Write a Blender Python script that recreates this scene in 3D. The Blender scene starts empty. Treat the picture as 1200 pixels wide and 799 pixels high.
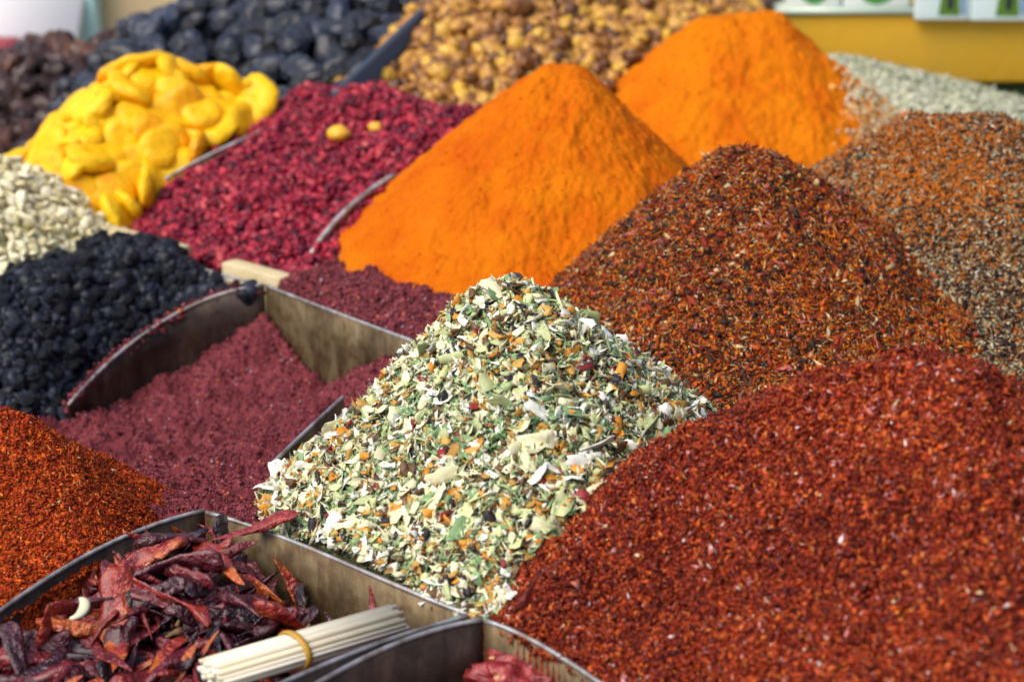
import bpy, math, random
import numpy as np
from mathutils import Matrix, Vector

random.seed(7)
RNG = np.random.default_rng(7)
S = bpy.context.scene
COL = S.collection

# ------------------------------------------------------------------ camera
PITCH = math.radians(18.6); CAM_H = 0.63
FPX = 2333.0; PW, PH = 1200.0, 799.0           # measured on the photograph (pixels)
cam = bpy.data.cameras.new('camera'); camo = bpy.data.objects.new('camera', cam); COL.objects.link(camo)
cam.sensor_width = 36.0; cam.lens = FPX / PW * 36.0
camo.location = (0, 0, CAM_H); camo.rotation_euler = (math.pi / 2 - PITCH, 0, 0)
cam.clip_start = 0.05; cam.clip_end = 200
cam.dof.use_dof = True; cam.dof.focus_distance = 1.62; cam.dof.aperture_fstop = 5.6
S.camera = camo

# ------------------------------------------------------------------ daylight
SUN_AZ = math.radians(232); SUN_EL = math.radians(52)   # azimuth clockwise from +Y
w = bpy.data.worlds.new('World'); S.world = w; w.use_nodes = True
nt = w.node_tree; nt.nodes.clear()
wo = nt.nodes.new('ShaderNodeOutputWorld'); bg = nt.nodes.new('ShaderNodeBackground'); sky = nt.nodes.new('ShaderNodeTexSky')
sky.sky_type = 'NISHITA'; sky.sun_disc = False; sky.sun_elevation = SUN_EL; sky.sun_rotation = SUN_AZ
sky.air_density = 1.0; sky.dust_density = 2.5; sky.ozone_density = 0.8
bg.inputs['Strength'].default_value = 0.062
nt.links.new(sky.outputs[0], bg.inputs[0]); nt.links.new(bg.outputs[0], wo.inputs[0])
sl = bpy.data.lights.new('sun', 'SUN'); so = bpy.data.objects.new('sun', sl); COL.objects.link(so)
sl.energy = 1.5; sl.angle = math.radians(50); sl.color = (1.0, 0.93, 0.82)
sd = Vector((math.sin(SUN_AZ) * math.cos(SUN_EL), math.cos(SUN_AZ) * math.cos(SUN_EL), math.sin(SUN_EL)))
so.rotation_euler = sd.to_track_quat('Z', 'Y').to_euler(); so.location = sd * 5
S.view_settings.view_transform = 'Standard'; S.view_settings.look = 'None'
S.view_settings.exposure = 1.24; S.view_settings.gamma = 1.0
try: S.view_settings.use_curve_mapping = False
except Exception: pass
S.render.engine = 'CYCLES'
S.cycles.max_bounces = 6; S.cycles.diffuse_bounces = 3; S.cycles.glossy_bounces = 3

# ------------------------------------------------------------------ survey: from photograph pixels to places on the stall
CC = np.array([0, 0, CAM_H]); CF = np.array([0, math.cos(PITCH), -math.sin(PITCH)])
CR = np.array([1.0, 0, 0]); CU = np.array([0, math.sin(PITCH), math.cos(PITCH)])
def ray(px, py): return CF + (px - PW / 2) / FPX * CR - (py - PH / 2) / FPX * CU
def at(px, py, z=0.0):
    d = ray(px, py); return CC + (z - CAM_H) / d[2] * d
def atY(px, py, Y):
    d = ray(px, py); return CC + Y / d[1] * d
def proj(P):
    d = np.asarray(P, float) - CC; z = d @ CF
    return PW / 2 + FPX * (d @ CR) / z, PH / 2 - FPX * (d @ CU) / z, z
FLOOR = -0.12

# ------------------------------------------------------------------ noise
def _hash(i, j, s):
    n = (i.astype(np.int64) * 374761393 + j.astype(np.int64) * 668265263 + s * 2147483647) & 0xffffffff
    n = ((n ^ (n >> 13)) * 1274126177) & 0xffffffff
    return ((n ^ (n >> 16)) & 0xffff) / 32767.5 - 1.0
def vnoise(x, y, s=0):
    x = np.asarray(x, float); y = np.asarray(y, float)
    i = np.floor(x); j = np.floor(y); fx = x - i; fy = y - j
    fx = fx * fx * fx * (fx * (fx * 6 - 15) + 10); fy = fy * fy * fy * (fy * (fy * 6 - 15) + 10)
    a = _hash(i, j, s); b = _hash(i + 1, j, s); c = _hash(i, j + 1, s); d = _hash(i + 1, j + 1, s)
    return (a + (b - a) * fx) * (1 - fy) + (c + (d - c) * fx) * fy
def fbm(x, y, s=0, octv=4, g=0.5):
    r = 0; a = 1.0
    for k in range(octv):
        r = r + a * vnoise(x, y, s + 17 * k); x = x * 2.03 + 5.1; y = y * 2.03 - 3.7; a *= g
    return r

# ------------------------------------------------------------------ materials
def nodes(name):
    m = bpy.data.materials.new(name); m.use_nodes = True
    t = m.node_tree; b = t.nodes['Principled BSDF']
    return m, t, b
def ramp(t, stops, mode='CONSTANT'):
    r = t.nodes.new('ShaderNodeValToRGB'); r.color_ramp.interpolation = mode
    e = r.color_ramp.elements
    while len(e) < len(stops): e.new(0.5)
    for k, (p, c) in enumerate(stops):
        e[k].position = p; e[k].color = (*c, 1)
    return r
def cumramp(t, classes):
    tot = sum(wt for wt, c in classes); p = 0; st = []
    for wt, c in classes:
        st.append((p / tot, c)); p += wt
    return ramp(t, st)
def add_bump(t, b, scale, strength, dist=0.002, detail=3, kind='noise'):
    n = t.nodes.new('ShaderNodeTexNoise' if kind == 'noise' else 'ShaderNodeTexVoronoi')
    n.inputs['Scale'].default_value = scale
    if kind == 'noise': n.inputs['Detail'].default_value = detail
    tc = t.nodes.new('ShaderNodeTexCoord'); t.links.new(tc.outputs['Object'], n.inputs['Vector'])
    bp = t.nodes.new('ShaderNodeBump'); bp.inputs['Strength'].default_value = strength; bp.inputs['Distance'].default_value = dist
    t.links.new(n.outputs[0], bp.inputs['Height']); t.links.new(bp.outputs[0], b.inputs['Normal'])
    return n
def powder_mat(name, c1, c2, c3, scale=14, grain=700, rough=0.95):
    m, t, b = nodes(name)
    tc = t.nodes.new('ShaderNodeTexCoord')
    n = t.nodes.new('ShaderNodeTexNoise'); n.inputs['Scale'].default_value = scale; n.inputs['Detail'].default_value = 6; n.inputs['Roughness'].default_value = 0.65
    t.links.new(tc.outputs['Object'], n.inputs['Vector'])
    r = ramp(t, [(0.30, c2), (0.52, c1), (0.75, c3)], 'LINEAR'); t.links.new(n.outputs[0], r.inputs[0])
    t.links.new(r.outputs[0], b.inputs['Base Color'])
    b.inputs['Roughness'].default_value = rough; b.inputs['Specular IOR Level'].default_value = 0.12
    add_bump(t, b, grain * 0.7, 0.8, 0.002, 5)
    return m
def grain_mat(name, classes, rough=0.7, spec=0.3, vary=0.25):
    """colour of each small piece from its own random number"""
    m, t, b = nodes(name)
    a = t.nodes.new('ShaderNodeAttribute'); a.attribute_name = 'rnd'
    r = cumramp(t, classes); t.links.new(a.outputs['Fac'], r.inputs[0])
    mu = t.nodes.new('ShaderNodeMath'); mu.operation = 'MULTIPLY'; mu.inputs[1].default_value = 977.13; t.links.new(a.outputs['Fac'], mu.inputs[0])
    fr = t.nodes.new('ShaderNodeMath'); fr.operation = 'FRACT'; t.links.new(mu.outputs[0], fr.inputs[0])
    mr = t.nodes.new('ShaderNodeMapRange'); mr.inputs['To Min'].default_value = 1 - vary; mr.inputs['To Max'].default_value = 1 + vary
    t.links.new(fr.outputs[0], mr.inputs['Value'])
    hs = t.nodes.new('ShaderNodeHueSaturation'); t.links.new(r.outputs[0], hs.inputs['Color']); t.links.new(mr.outputs[0], hs.inputs['Value'])
    t.links.new(hs.outputs[0], b.inputs['Base Color'])
    b.inputs['Roughness'].default_value = rough; b.inputs['Specular IOR Level'].default_value = spec
    return m
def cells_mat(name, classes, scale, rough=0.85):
    """the packed mass under the loose pieces: given colours, cell by cell"""
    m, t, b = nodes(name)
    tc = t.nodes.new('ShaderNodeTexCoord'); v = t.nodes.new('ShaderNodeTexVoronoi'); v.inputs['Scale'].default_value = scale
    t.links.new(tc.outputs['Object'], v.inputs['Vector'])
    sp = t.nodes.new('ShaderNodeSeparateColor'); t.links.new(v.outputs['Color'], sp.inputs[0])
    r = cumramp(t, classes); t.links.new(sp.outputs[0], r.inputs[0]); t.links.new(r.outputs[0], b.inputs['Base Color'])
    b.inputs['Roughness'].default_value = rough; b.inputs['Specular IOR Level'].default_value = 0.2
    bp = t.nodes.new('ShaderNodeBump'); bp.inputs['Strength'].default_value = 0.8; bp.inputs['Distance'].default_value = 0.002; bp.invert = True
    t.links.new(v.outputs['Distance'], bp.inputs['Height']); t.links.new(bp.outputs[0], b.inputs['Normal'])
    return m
def piece_mat(name, stops, rough=0.5, spec=0.4, mode='LINEAR', bump=None, sss=0, mott=0.25, coat=0, mscale=60):
    """fruit, pods: colour differs from piece to piece, with mottling on each"""
    m, t, b = nodes(name)
    oi = t.nodes.new('ShaderNodeObjectInfo'); at_ = t.nodes.new('ShaderNodeAttribute'); at_.attribute_name = 'rnd'
    ad = t.nodes.new('ShaderNodeMath'); ad.operation = 'ADD'; t.links.new(oi.outputs['Random'], ad.inputs[0]); t.links.new(at_.outputs['Fac'], ad.inputs[1])
    fr = t.nodes.new('ShaderNodeMath'); fr.operation = 'FRACT'; t.links.new(ad.outputs[0], fr.inputs[0])
    tc = t.nodes.new('ShaderNodeTexCoord'); n = t.nodes.new('ShaderNodeTexNoise'); n.inputs['Scale'].default_value = mscale; n.inputs['Detail'].default_value = 4
    t.links.new(tc.outputs['Object'], n.inputs['Vector'])
    mr = t.nodes.new('ShaderNodeMapRange'); mr.inputs['From Min'].default_value = 0.3; mr.inputs['From Max'].default_value = 0.7
    mr.inputs['To Min'].default_value = -mott; mr.inputs['To Max'].default_value = mott; t.links.new(n.outputs[0], mr.inputs['Value'])
    a2 = t.nodes.new('ShaderNodeMath'); a2.operation = 'ADD'; a2.use_clamp = True; t.links.new(fr.outputs[0], a2.inputs[0]); t.links.new(mr.outputs[0], a2.inputs[1])
    r = ramp(t, stops, mode); t.links.new(a2.outputs[0], r.inputs[0]); t.links.new(r.outputs[0], b.inputs['Base Color'])
    b.inputs['Roughness'].default_value = rough; b.inputs['Specular IOR Level'].default_value = spec
    if sss:
        b.inputs['Subsurface Weight'].default_value = sss; b.inputs['Subsurface Radius'].default_value = (1.0, 0.45, 0.1); b.inputs['Subsurface Scale'].default_value = 0.006
    if coat: b.inputs['Coat Weight'].default_value = coat; b.inputs['Coat Roughness'].default_value = 0.25
    if bump: add_bump(t, b, bump[0], bump[1], bump[2], 4)
    return m
def flat_mat(name, c, rough=0.6, spec=0.4, metal=0.0, bump=None):
    m, t, b = nodes(name); b.inputs['Base Color'].default_value = (*c, 1)
    b.inputs['Roughness'].default_value = rough; b.inputs['Specular IOR Level'].default_value = spec; b.inputs['Metallic'].default_value = metal
    if bump: add_bump(t, b, *bump)
    return m
def metal_mat(name, c1, c2, c3, metal=0.6):
    m, t, b = nodes(name)
    tc = t.nodes.new('ShaderNodeTexCoord'); mp = t.nodes.new('ShaderNodeMapping'); mp.inputs['Scale'].default_value = (26, 26, 7)
    t.links.new(tc.outputs['Object'], mp.inputs[0])
    n = t.nodes.new('ShaderNodeTexNoise'); n.inputs['Scale'].default_value = 1.0; n.inputs['Detail'].default_value = 8; n.inputs['Roughness'].default_value = 0.7
    t.links.new(mp.outputs[0], n.inputs['Vector'])
    r = ramp(t, [(0.32, c3), (0.5, c1), (0.68, c2)], 'LINEAR'); t.links.new(n.outputs[0], r.inputs[0])
    n2 = t.nodes.new('ShaderNodeTexNoise'); n2.inputs['Scale'].default_value = 70; n2.inputs['Detail'].default_value = 5
    t.links.new(tc.outputs['Object'], n2.inputs['Vector'])
    r2 = ramp(t, [(0.45, (1, 1, 1)), (0.72, (0.5, 0.36, 0.26))], 'LINEAR'); t.links.new(n2.outputs[0], r2.inputs[0])
    mx = t.nodes.new('ShaderNodeMix'); mx.data_type = 'RGBA'; mx.blend_type = 'MULTIPLY'; mx.inputs[0].default_value = 1.0
    t.links.new(r.outputs[0], mx.inputs[6]); t.links.new(r2.outputs[0], mx.inputs[7]); t.links.new(mx.outputs[2], b.inputs['Base Color'])
    b.inputs['Metallic'].default_value = metal
    mr = t.nodes.new('ShaderNodeMapRange'); mr.inputs['To Min'].default_value = 0.35; mr.inputs['To Max'].default_value = 0.75
    t.links.new(n.outputs[0], mr.inputs['Value']); t.links.new(mr.outputs[0], b.inputs['Roughness'])
    bp = t.nodes.new('ShaderNodeBump'); bp.inputs['Strength'].default_value = 0.25; bp.inputs['Distance'].default_value = 0.002
    t.links.new(n2.outputs[0], bp.inputs['Height']); t.links.new(bp.outputs[0], b.inputs['Normal'])
    return m

# ------------------------------------------------------------------ mesh building
def mesh_from(name, V, Fc, mat, smooth=False, attr=None):
    """V (n,3); Fc (m,k) array of same-size faces or list of arrays"""
    me = bpy.data.meshes.new(name)
    fl = Fc if isinstance(Fc, list) else [Fc]
    fl = [np.asarray(f, np.int32) for f in fl if len(f)]
    me.vertices.add(len(V)); me.vertices.foreach_set('co', np.asarray(V, np.float32).ravel())
    nl = sum(f.size for f in fl); npoly = sum(len(f) for f in fl)
    me.loops.add(nl); me.loops.foreach_set('vertex_index', np.concatenate([f.ravel() for f in fl]))
    tot = np.concatenate([np.full(len(f), f.shape[1], np.int32) for f in fl]); st = np.concatenate([[0], np.cumsum(tot)[:-1]]).astype(np.int32)
    me.polygons.add(npoly); me.polygons.foreach_set('loop_start', st); me.polygons.foreach_set('loop_total', tot)
    if smooth: me.polygons.foreach_set('use_smooth', np.ones(npoly, bool))
    me.update(calc_edges=True); me.validate()
    if attr is not None:
        a = me.attributes.new('rnd', 'FLOAT', 'POINT'); a.data.foreach_set('value', np.asarray(attr, np.float32))
    if mat: me.materials.append(mat)
    return me
def obj(name, me, parent=None, label=None, cat=None, group=None, kind=None):
    o = bpy.data.objects.new(name, me); COL.objects.link(o)
    if parent: o.parent = parent
    if label: o['label'] = label
    if cat: o['category'] = cat
    if group: o['group'] = group
    if kind: o['kind'] = kind
    return o
def thing(name, label, cat, loc=(0, 0, 0), group=None):
    o = bpy.data.objects.new(name, None); COL.objects.link(o); o.location = loc; o.empty_display_size = 0.02
    o['label'] = label; o['category'] = cat
    if group: o['group'] = group
    return o
def child_at(name, me, parent, M):
    o = bpy.data.objects.new(name, me); COL.objects.link(o); o.parent = parent
    o.matrix_parent_inverse = Matrix.Identity(4)
    o.matrix_basis = Matrix.Translation(-parent.location) @ M
    return o
def bake(tm, pos, R, scl, rnd):
    """many copies of small templates -> one set of arrays"""
    Vs, Fs, As = [], [], []; off = 0
    pick = RNG.integers(0, len(tm), len(pos))
    for k, (tv, tf) in enumerate(tm):
        ix = np.where(pick == k)[0]
        if not len(ix): continue
        v = np.einsum('nij,nvj->nvi', R[ix], tv[None] * scl[ix][:, None, :]) + pos[ix][:, None, :]
        f = tf[None] + (np.arange(len(ix)) * len(tv))[:, None, None] + off
        Vs.append(v.reshape(-1, 3)); Fs.append(f.reshape(-1, tf.shape[1])); As.append(np.repeat(rnd[ix], len(tv))); off += v.shape[0] * v.shape[1]
    return np.concatenate(Vs), np.concatenate(Fs), np.concatenate(As)
def frames(N, tilt=0.5, spin=None):
    """rotation matrices whose z axis is near N, random turn about it"""
    n = len(N); N = N + RNG.normal(0, tilt, (n, 3)); N /= np.linalg.norm(N, axis=1)[:, None]
    a = RNG.normal(0, 1, (n, 3)) if spin is None else np.tile(np.asarray(spin, float), (n, 1))
    T = a - (a * N).sum(1)[:, None] * N; T /= np.linalg.norm(T, axis=1)[:, None]
    B = np.cross(N, T)
    return np.stack([T, B, N], axis=2)
OCT_F = np.array([[0, 2, 4], [2, 1, 4], [1, 3, 4], [3, 0, 4], [2, 0, 5], [1, 2, 5], [3, 1, 5], [0, 3, 5]])
def octs(n, seed, jit=0.3):
    r = np.random.default_rng(seed); out = []
    for k in range(n):
        v = np.array([[-1, 0, 0], [1, 0, 0], [0, -1, 0], [0, 1, 0], [0, 0, 1], [0, 0, -1]], float)
        out.append((v + r.normal(0, jit, v.shape), OCT_F))
    return out
TET_F = np.array([[0, 1, 2], [0, 3, 1], [1, 3, 2], [2, 3, 0]])
def chips(n, seed, jit=0.28):
    """four-faced splinters for the finest grains"""
    r = np.random.default_rng(seed); out = []
    for k in range(n):
        v = np.array([[-1.25, -0.55, -0.5], [1.25, -0.45, -0.6], [0.1, 1.2, -0.5], [0.0, 0.05, 1.1]]); v[:, 0] *= r.choice([-1, 1])
        out.append((v + r.normal(0, jit, v.shape), TET_F if v[0, 0] < 0 else TET_F[:, ::-1]))
    return out
def slab(nu, nv, thick, seed, curl=0.6, rag=0.25):
    """a curled ragged flake with thickness, unit half-size in x,y"""
    r = np.random.default_rng(seed)
    u = np.linspace(-1, 1, nu); v = np.linspace(-1, 1, nv); U, W = np.meshgrid(u, v, indexing='ij')
    X = U + r.normal(0, rag * 0.5, U.shape); Y = W * (1 - 0.35 * np.abs(U) * r.random()) + r.normal(0, rag * 0.5, U.shape)
    c1, c2 = r.normal(0, curl, 2); tw = r.normal(0, 0.4)
    Z = c1 * (U ** 2 - 0.4) + c2 * (W ** 2 - 0.4) * 0.6 + tw * U * W + r.normal(0, 0.12, U.shape)
    top = np.stack([X, Y, Z], -1).reshape(-1, 3); bot = top.copy(); bot[:, 2] -= thick
    idx = np.arange(nu * nv).reshape(nu, nv); n = nu * nv
    q = np.stack([idx[:-1, :-1], idx[1:, :-1], idx[1:, 1:], idx[:-1, 1:]], -1).reshape(-1, 4)
    ring = np.concatenate([idx[:, 0], idx[-1, 1:], idx[-2::-1, -1], idx[0, -2:0:-1]])
    rn = np.roll(ring, -1); side = np.stack([ring, ring + n, rn + n, rn], -1)
    return np.concatenate([top, bot]), np.concatenate([q, q[:, ::-1] + n, side])
def blob(nu, nv, seed, amp=0.15, freq=2.0, shape=None):
    """wrinkled closed lump of unit radius"""
    V = [[0, 0, 1.0]]
    for i in range(1, nv):
        p = math.pi * i / nv
        for j in range(nu):
            a = 2 * math.pi * j / nu; V.append([math.sin(p) * math.cos(a), math.sin(p) * math.sin(a), math.cos(p)])
    V.append([0, 0, -1.0]); V = np.array(V)
    d = vnoise(V[:, 0] * freq + 7, V[:, 1] * freq + V[:, 2] * freq * 0.7, seed) * 0.6 + vnoise(V[:, 2] * freq * 2 + 3, (V[:, 0] - V[:, 1]) * freq * 1.6, seed + 5) * 0.4
    V = V * (1 + amp * d)[:, None]
    if shape: V = shape(V)
    T, Q = [], []
    for j in range(nu): T.append([0, 1 + j, 1 + (j + 1) % nu])
    for i in range(nv - 2):
        for j in range(nu):
            a = 1 + i * nu + j; b = 1 + i * nu + (j + 1) % nu; Q.append([a, a + nu, b + nu, b])
    last = len(V) - 1; s = 1 + (nv - 2) * nu
    for j in range(nu): T.append([last, s + (j + 1) % nu, s + j])
    return V, [np.array(T), np.array(Q)]
def tris(Fc):
    out = []
    for f in (Fc if isinstance(Fc, list) else [Fc]):
        f = np.asarray(f)
        out.append(f if f.shape[1] == 3 else np.concatenate([f[:, [0, 1, 2]], f[:, [0, 2, 3]]]))
    return np.concatenate(out)
def tube(P, rad, n=8, cap=True):
    P = np.asarray(P, float); m = len(P); rad = np.broadcast_to(np.asarray(rad, float), (m,))
    T = np.gradient(P, axis=0); T /= np.linalg.norm(T, axis=1)[:, None] + 1e-12
    up = np.array([0, 0, 1.0]) if abs(T[0][2]) < 0.9 else np.array([1.0, 0, 0])
    V = []
    for i in range(m):
        s = np.cross(T[i], up); s /= np.linalg.norm(s); u = np.cross(s, T[i])
        for j in range(n):
            a = 2 * math.pi * j / n; V.append(P[i] + rad[i] * (math.cos(a) * s + math.sin(a) * u))
    Q = [[i * n + j, i * n + (j + 1) % n, (i + 1) * n + (j + 1) % n, (i + 1) * n + j] for i in range(m - 1) for j in range(n)]
    T3 = []
    if cap:
        V.append(P[0]); V.append(P[-1]); a = m * n
        T3 = [[a, (j + 1) % n, j] for j in range(n)] + [[a + 1, (m - 1) * n + j, (m - 1) * n + (j + 1) % n] for j in range(n)]
    return np.array(V), [np.array(Q), np.array(T3)] if T3 else [np.array(Q)]
def boxmesh(lo, hi):
    x0, y0, z0 = lo; x1, y1, z1 = hi
    V = np.array([[x0, y0, z0], [x1, y0, z0], [x1, y1, z0], [x0, y1, z0], [x0, y0, z1], [x1, y0, z1], [x1, y1, z1], [x0, y1, z1]])
    return V, np.array([[0, 3, 2, 1], [4, 5, 6, 7], [0, 1, 5, 4], [1, 2, 6, 5], [2, 3, 7, 6], [3, 0, 4, 7]])

# ------------------------------------------------------------------ the heaps as height functions
def heap(P0, P1, sl, sr, sf, sb, c=0.03, wob=0.006, wl=0.09, seed=1, mask=None, caps=()):
    P0 = np.asarray(P0, float); P1 = np.asarray(P1, float); D = P1[:2] - P0[:2]; L2 = D @ D + 1e-9
    def h(x, y):
        t = np.clip(((x - P0[0]) * D[0] + (y - P0[1]) * D[1]) / L2, 0, 1)
        dx = x - (P0[0] + t * D[0]); dy = y - (P0[1] + t * D[1]); z = P0[2] + t * (P1[2] - P0[2])
        r2 = dx * dx + dy * dy; r = np.sqrt(r2) + 1e-9; ux = dx / r; uy = dy / r
        s = np.where(dx > 0, sr, sl) * ux ** 2 + np.where(dy > 0, sb, sf) * uy ** 2
        z = z - s * (np.sqrt(r2 + c * c) - c) + wob * fbm(x / wl, y / wl, seed, 3)
        for cp in caps:
            q = cp(x, y); k = 0.012; e = np.clip(0.5 + 0.5 * (q - z) / k, 0, 1); z = q + (z - q) * e - k * e * (1 - e)
            z = np.minimum(z, q + 0.004)
        return z if mask is None else np.where(mask(x, y), z, -9.0)
    return h
def cap(p, q, slope, drop=0.003):
    """a heap may not stand higher than the wall p -> q, rising from it at this slope"""
    p = np.asarray(p); q = np.asarray(q); d = (q - p)[:2]; L = np.linalg.norm(d); d = d / L
    def f(x, y):
        t = ((x - p[0]) * d[0] + (y - p[1]) * d[1]) / L; e = d[0] * (y - p[1]) - d[1] * (x - p[0])
        return p[2] + (q[2] - p[2]) * np.clip(t, -0.5, 1.5) - drop + slope * np.maximum(e, 0)
    return f
def side(p, q, off=0.0):
    """the half of the stall to the left of the line p -> q"""
    p = np.asarray(p)[:2]; q = np.asarray(q)[:2]; d = (q - p) / np.linalg.norm(q - p)
    return lambda x, y: d[0] * (y - p[1]) - d[1] * (x - p[0]) > off
def both(*fs):
    def f(x, y):
        r = fs[0](x, y)
        for g in fs[1:]: r = r & g(x, y)
        return r
    return f
def rbf(pts, wob=0.003, wl=0.05, seed=3, mask=None):
    P = np.array([p for p in pts], float); n = len(P)
    def U(r2): return 0.5 * r2 * np.log(r2 + 1e-12)
    d2 = ((P[:, None, :2] - P[None, :, :2]) ** 2).sum(-1)
    A = np.zeros((n + 3, n + 3)); A[:n, :n] = U(d2) + 1e-4 * np.eye(n); A[:n, n] = 1; A[:n, n + 1:] = P[:, :2]; A[n:, :n] = A[:n, n:].T
    c = np.linalg.solve(A, np.concatenate([P[:, 2], np.zeros(3)]))
    def h(x, y):
        x = np.asarray(x, float); y = np.asarray(y, float)
        z = c[n] + c[n + 1] * x + c[n + 2] * y
        for k in range(n): z = z + c[k] * U((x - P[k, 0]) ** 2 + (y - P[k, 1]) ** 2)
        z = z + wob * fbm(x / wl, y / wl, seed, 3)
        if mask is not None: z = np.where(mask(x, y), z, -9.0)
        return z
    return h
def inside(poly):
    poly = [(p[0], p[1]) for p in poly]
    def f(x, y):
        r = np.zeros(np.shape(x), bool); n = len(poly)
        for k in range(n):
            x0, y0 = poly[k]; x1, y1 = poly[(k + 1) % n]
            cnd = ((y0 > y) != (y1 > y)) & (x < (x1 - x0) * (y - y0) / (y1 - y0 + 1e-12) + x0)
            r ^= cnd
        return r
    return f
AX = np.array([0.69, 0.724]); BX = np.array([0.724, -0.69])       # the stall's grid: away-right and near-right
def ab(p, a=0, b=0, z=None):
    q = np.array([p[0] + AX[0] * a + BX[0] * b, p[1] + AX[1] * a + BX[1] * b, p[2] if z is None else z]); return q
N1 = at(310, 335, 0.0); N2 = at(240, 600, 0.0); N3 = at(562, 727, 0.0); NB = at(118, 280, 0.0)

SW = [N1, at(270, 341, -0.004), at(235, 354, -0.014), at(200, 373, -0.026), at(165, 395, -0.04), at(130, 422, -0.056), at(105, 447, -0.068), at(80, 476, -0.082)]   # rim of the sumac tray's tall side
D1 = (at(145, 245, 0.01), at(185, 213, 0.035), at(235, 180, 0.065), at(345, 102, 0.115))          # divider apricot / barberry
row1 = side(at(552, 722, 0), N2, 0.003)                # nearer than the back walls of the front trays: outside
row1 = side(N2, at(552, 722, 0), 0.003)
row1b = side(at(566, 727, 0.002), at(705, 802, -0.005), 0.003)
row2 = side(N1, at(480, 399, 0.003), 0.004)
H = {}
H['herb'] = heap(atY(597, 330, 1.51), atY(607, 330, 1.51), 1.06, 0.86, 0.76, 0.9, 0.018, 0.006, 0.07, 11, both(row1, row1b), [cap(N2, at(552, 722, 0), 0.9)])
H['red'] = heap(atY(1045, 428, 1.29), atY(1075, 427, 1.28), 0.74, 0.60, 0.64, 0.7, 0.042, 0.008, 0.10, 12, row1b, [cap(at(566, 727, 0.002), at(705, 802, -0.005), 0.8)])
H['brown'] = heap(atY(857, 174, 1.90), atY(878, 174, 1.90), 1.0, 0.72, 0.77, 0.9, 0.022, 0.007, 0.09, 13)
H['thyme'] = heap(atY(1090, 136, 2.05), atY(1150, 134, 2.05), 0.86, 0.6, 0.68, 0.8, 0.045, 0.006, 0.09, 14)
H['turm1'] = heap(atY(641, 76, 2.20), atY(668, 76, 2.20), 0.90, 0.97, 0.84, 1.0, 0.018, 0.005, 0.10, 15, row2)
H['turm2'] = heap(atY(848, 21, 2.60), atY(903, 19, 2.60), 0.80, 0.90, 0.78, 0.8, 0.035, 0.006, 0.10, 16)
H['salt'] = heap(atY(985, 72, 2.85), atY(1190, 130, 2.62), 0.3, 0.3, 0.3, 0.3, 0.05, 0.004, 0.10, 17)
H['pepper'] = heap(atY(-45, 478, 1.50), atY(-18, 480, 1.48), 0.6, 0.92, 0.62, 0.75, 0.02, 0.006, 0.08, 18, side(at(-130, 815, -0.05), at(190, 610, -0.001), 0.004), [cap(at(-130, 815, -0.05), at(190, 610, -0.001), 0.55, 0.006)])
H['apricot'] = heap(atY(165, 82, 2.50), atY(325, 100, 2.46), 0.95, 0.62, 0.78, 0.9, 0.03, 0.006, 0.10, 19, side(D1[0], D1[3], -0.008), [cap(D1[0], D1[3], 0.9, -0.004)])
H['barberry'] = heap(atY(352, 112, 2.55), atY(525, 127, 2.42), 0.50, 0.45, 0.36, 0.6, 0.03, 0.008, 0.08, 20, both(side(D1[3], D1[0], 0.004), side(at(95, 259, 0.005), at(348, 327, 0.004), 0.006)), [cap(at(95, 259, 0.005), at(348, 327, 0.004), 0.5, 0.0), cap(D1[3], D1[0], 0.35, 0.012)])
H['kernel'] = heap(atY(-60, 172, 2.30), atY(0, 200, 2.26), 0.7, 0.76, 0.62, 0.7, 0.02, 0.006, 0.08, 21, side(at(-200, 470, -0.05), NB, 0.002), [cap(at(-200, 470, -0.05), NB, 0.75, 0.0)])
H['date'] = heap(atY(40, 64, 2.95), atY(95, 66, 2.95), 0.6, 0.42, 0.42, 0.6, 0.04, 0.008, 0.12, 22)
H['prune'] = heap(atY(290, -18, 3.00), atY(440, -30, 2.92), 0.62, 0.5, 0.46, 0.8, 0.03, 0.008, 0.12, 23)
H['raisin'] = heap(atY(580, -30, 2.85), atY(760, -40, 2.95), 0.62, 0.5, 0.40, 0.6, 0.04, 0.008, 0.10, 24, lambda x, y: x < 0.36)
H['fig'] = heap(atY(830, -12, 3.12), atY(880, -12, 3.12), 0.4, 0.9, 0.4, 0.5, 0.02, 0.006, 0.10, 25, lambda x, y: x < 0.395)
# sumac lies in its tray, against the back corner, and spills forward over the low front
SU = [ab(SW[0], -0.012, 0.012, -0.03)] + [ab(SW[k], 0, 0.012, SW[k][2] - dz) for k, dz in ((1, 0.044), (2, 0.055), (3, 0.060), (4, 0.058), (5, 0.050), (6, 0.035), (7, 0.012))]
SU += [at(345, 392, -0.048), at(386, 442, -0.076), at(440, 430, -0.03), at(470, 440, -0.01), at(230, 520, -0.100), at(320, 500, -0.088), at(300, 450, -0.082), at(330, 545, -0.055), at(270, 590, -0.022), at(225, 603, -0.010), at(300, 617, -0.012), at(262, 606, -0.006), at(310, 590, -0.035),
       at(200, 560, -0.075), at(150, 520, -0.100), at(100, 540, -0.095), at(60, 494, -0.095), at(390, 470, -0.05), at(30, 520, -0.10)]
su_poly = [ab(N1, -0.004, 0.004), at(480, 404, 0), at(500, 440, 0), at(402, 468, -0.018), at(318, 547, -0.034), at(300, 620, 0.0), ab(N2, 0.004, 0.03), ab(N2, 0.004, -0.03), ab(N2, 0.004, -0.25), ab(N1, -0.40, -0.12)] + [ab(p, 0, 0.003) for p in SW[:0:-1]]
H['sumac'] = rbf(SU, 0.0035, 0.045, 31, inside(su_poly))
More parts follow.
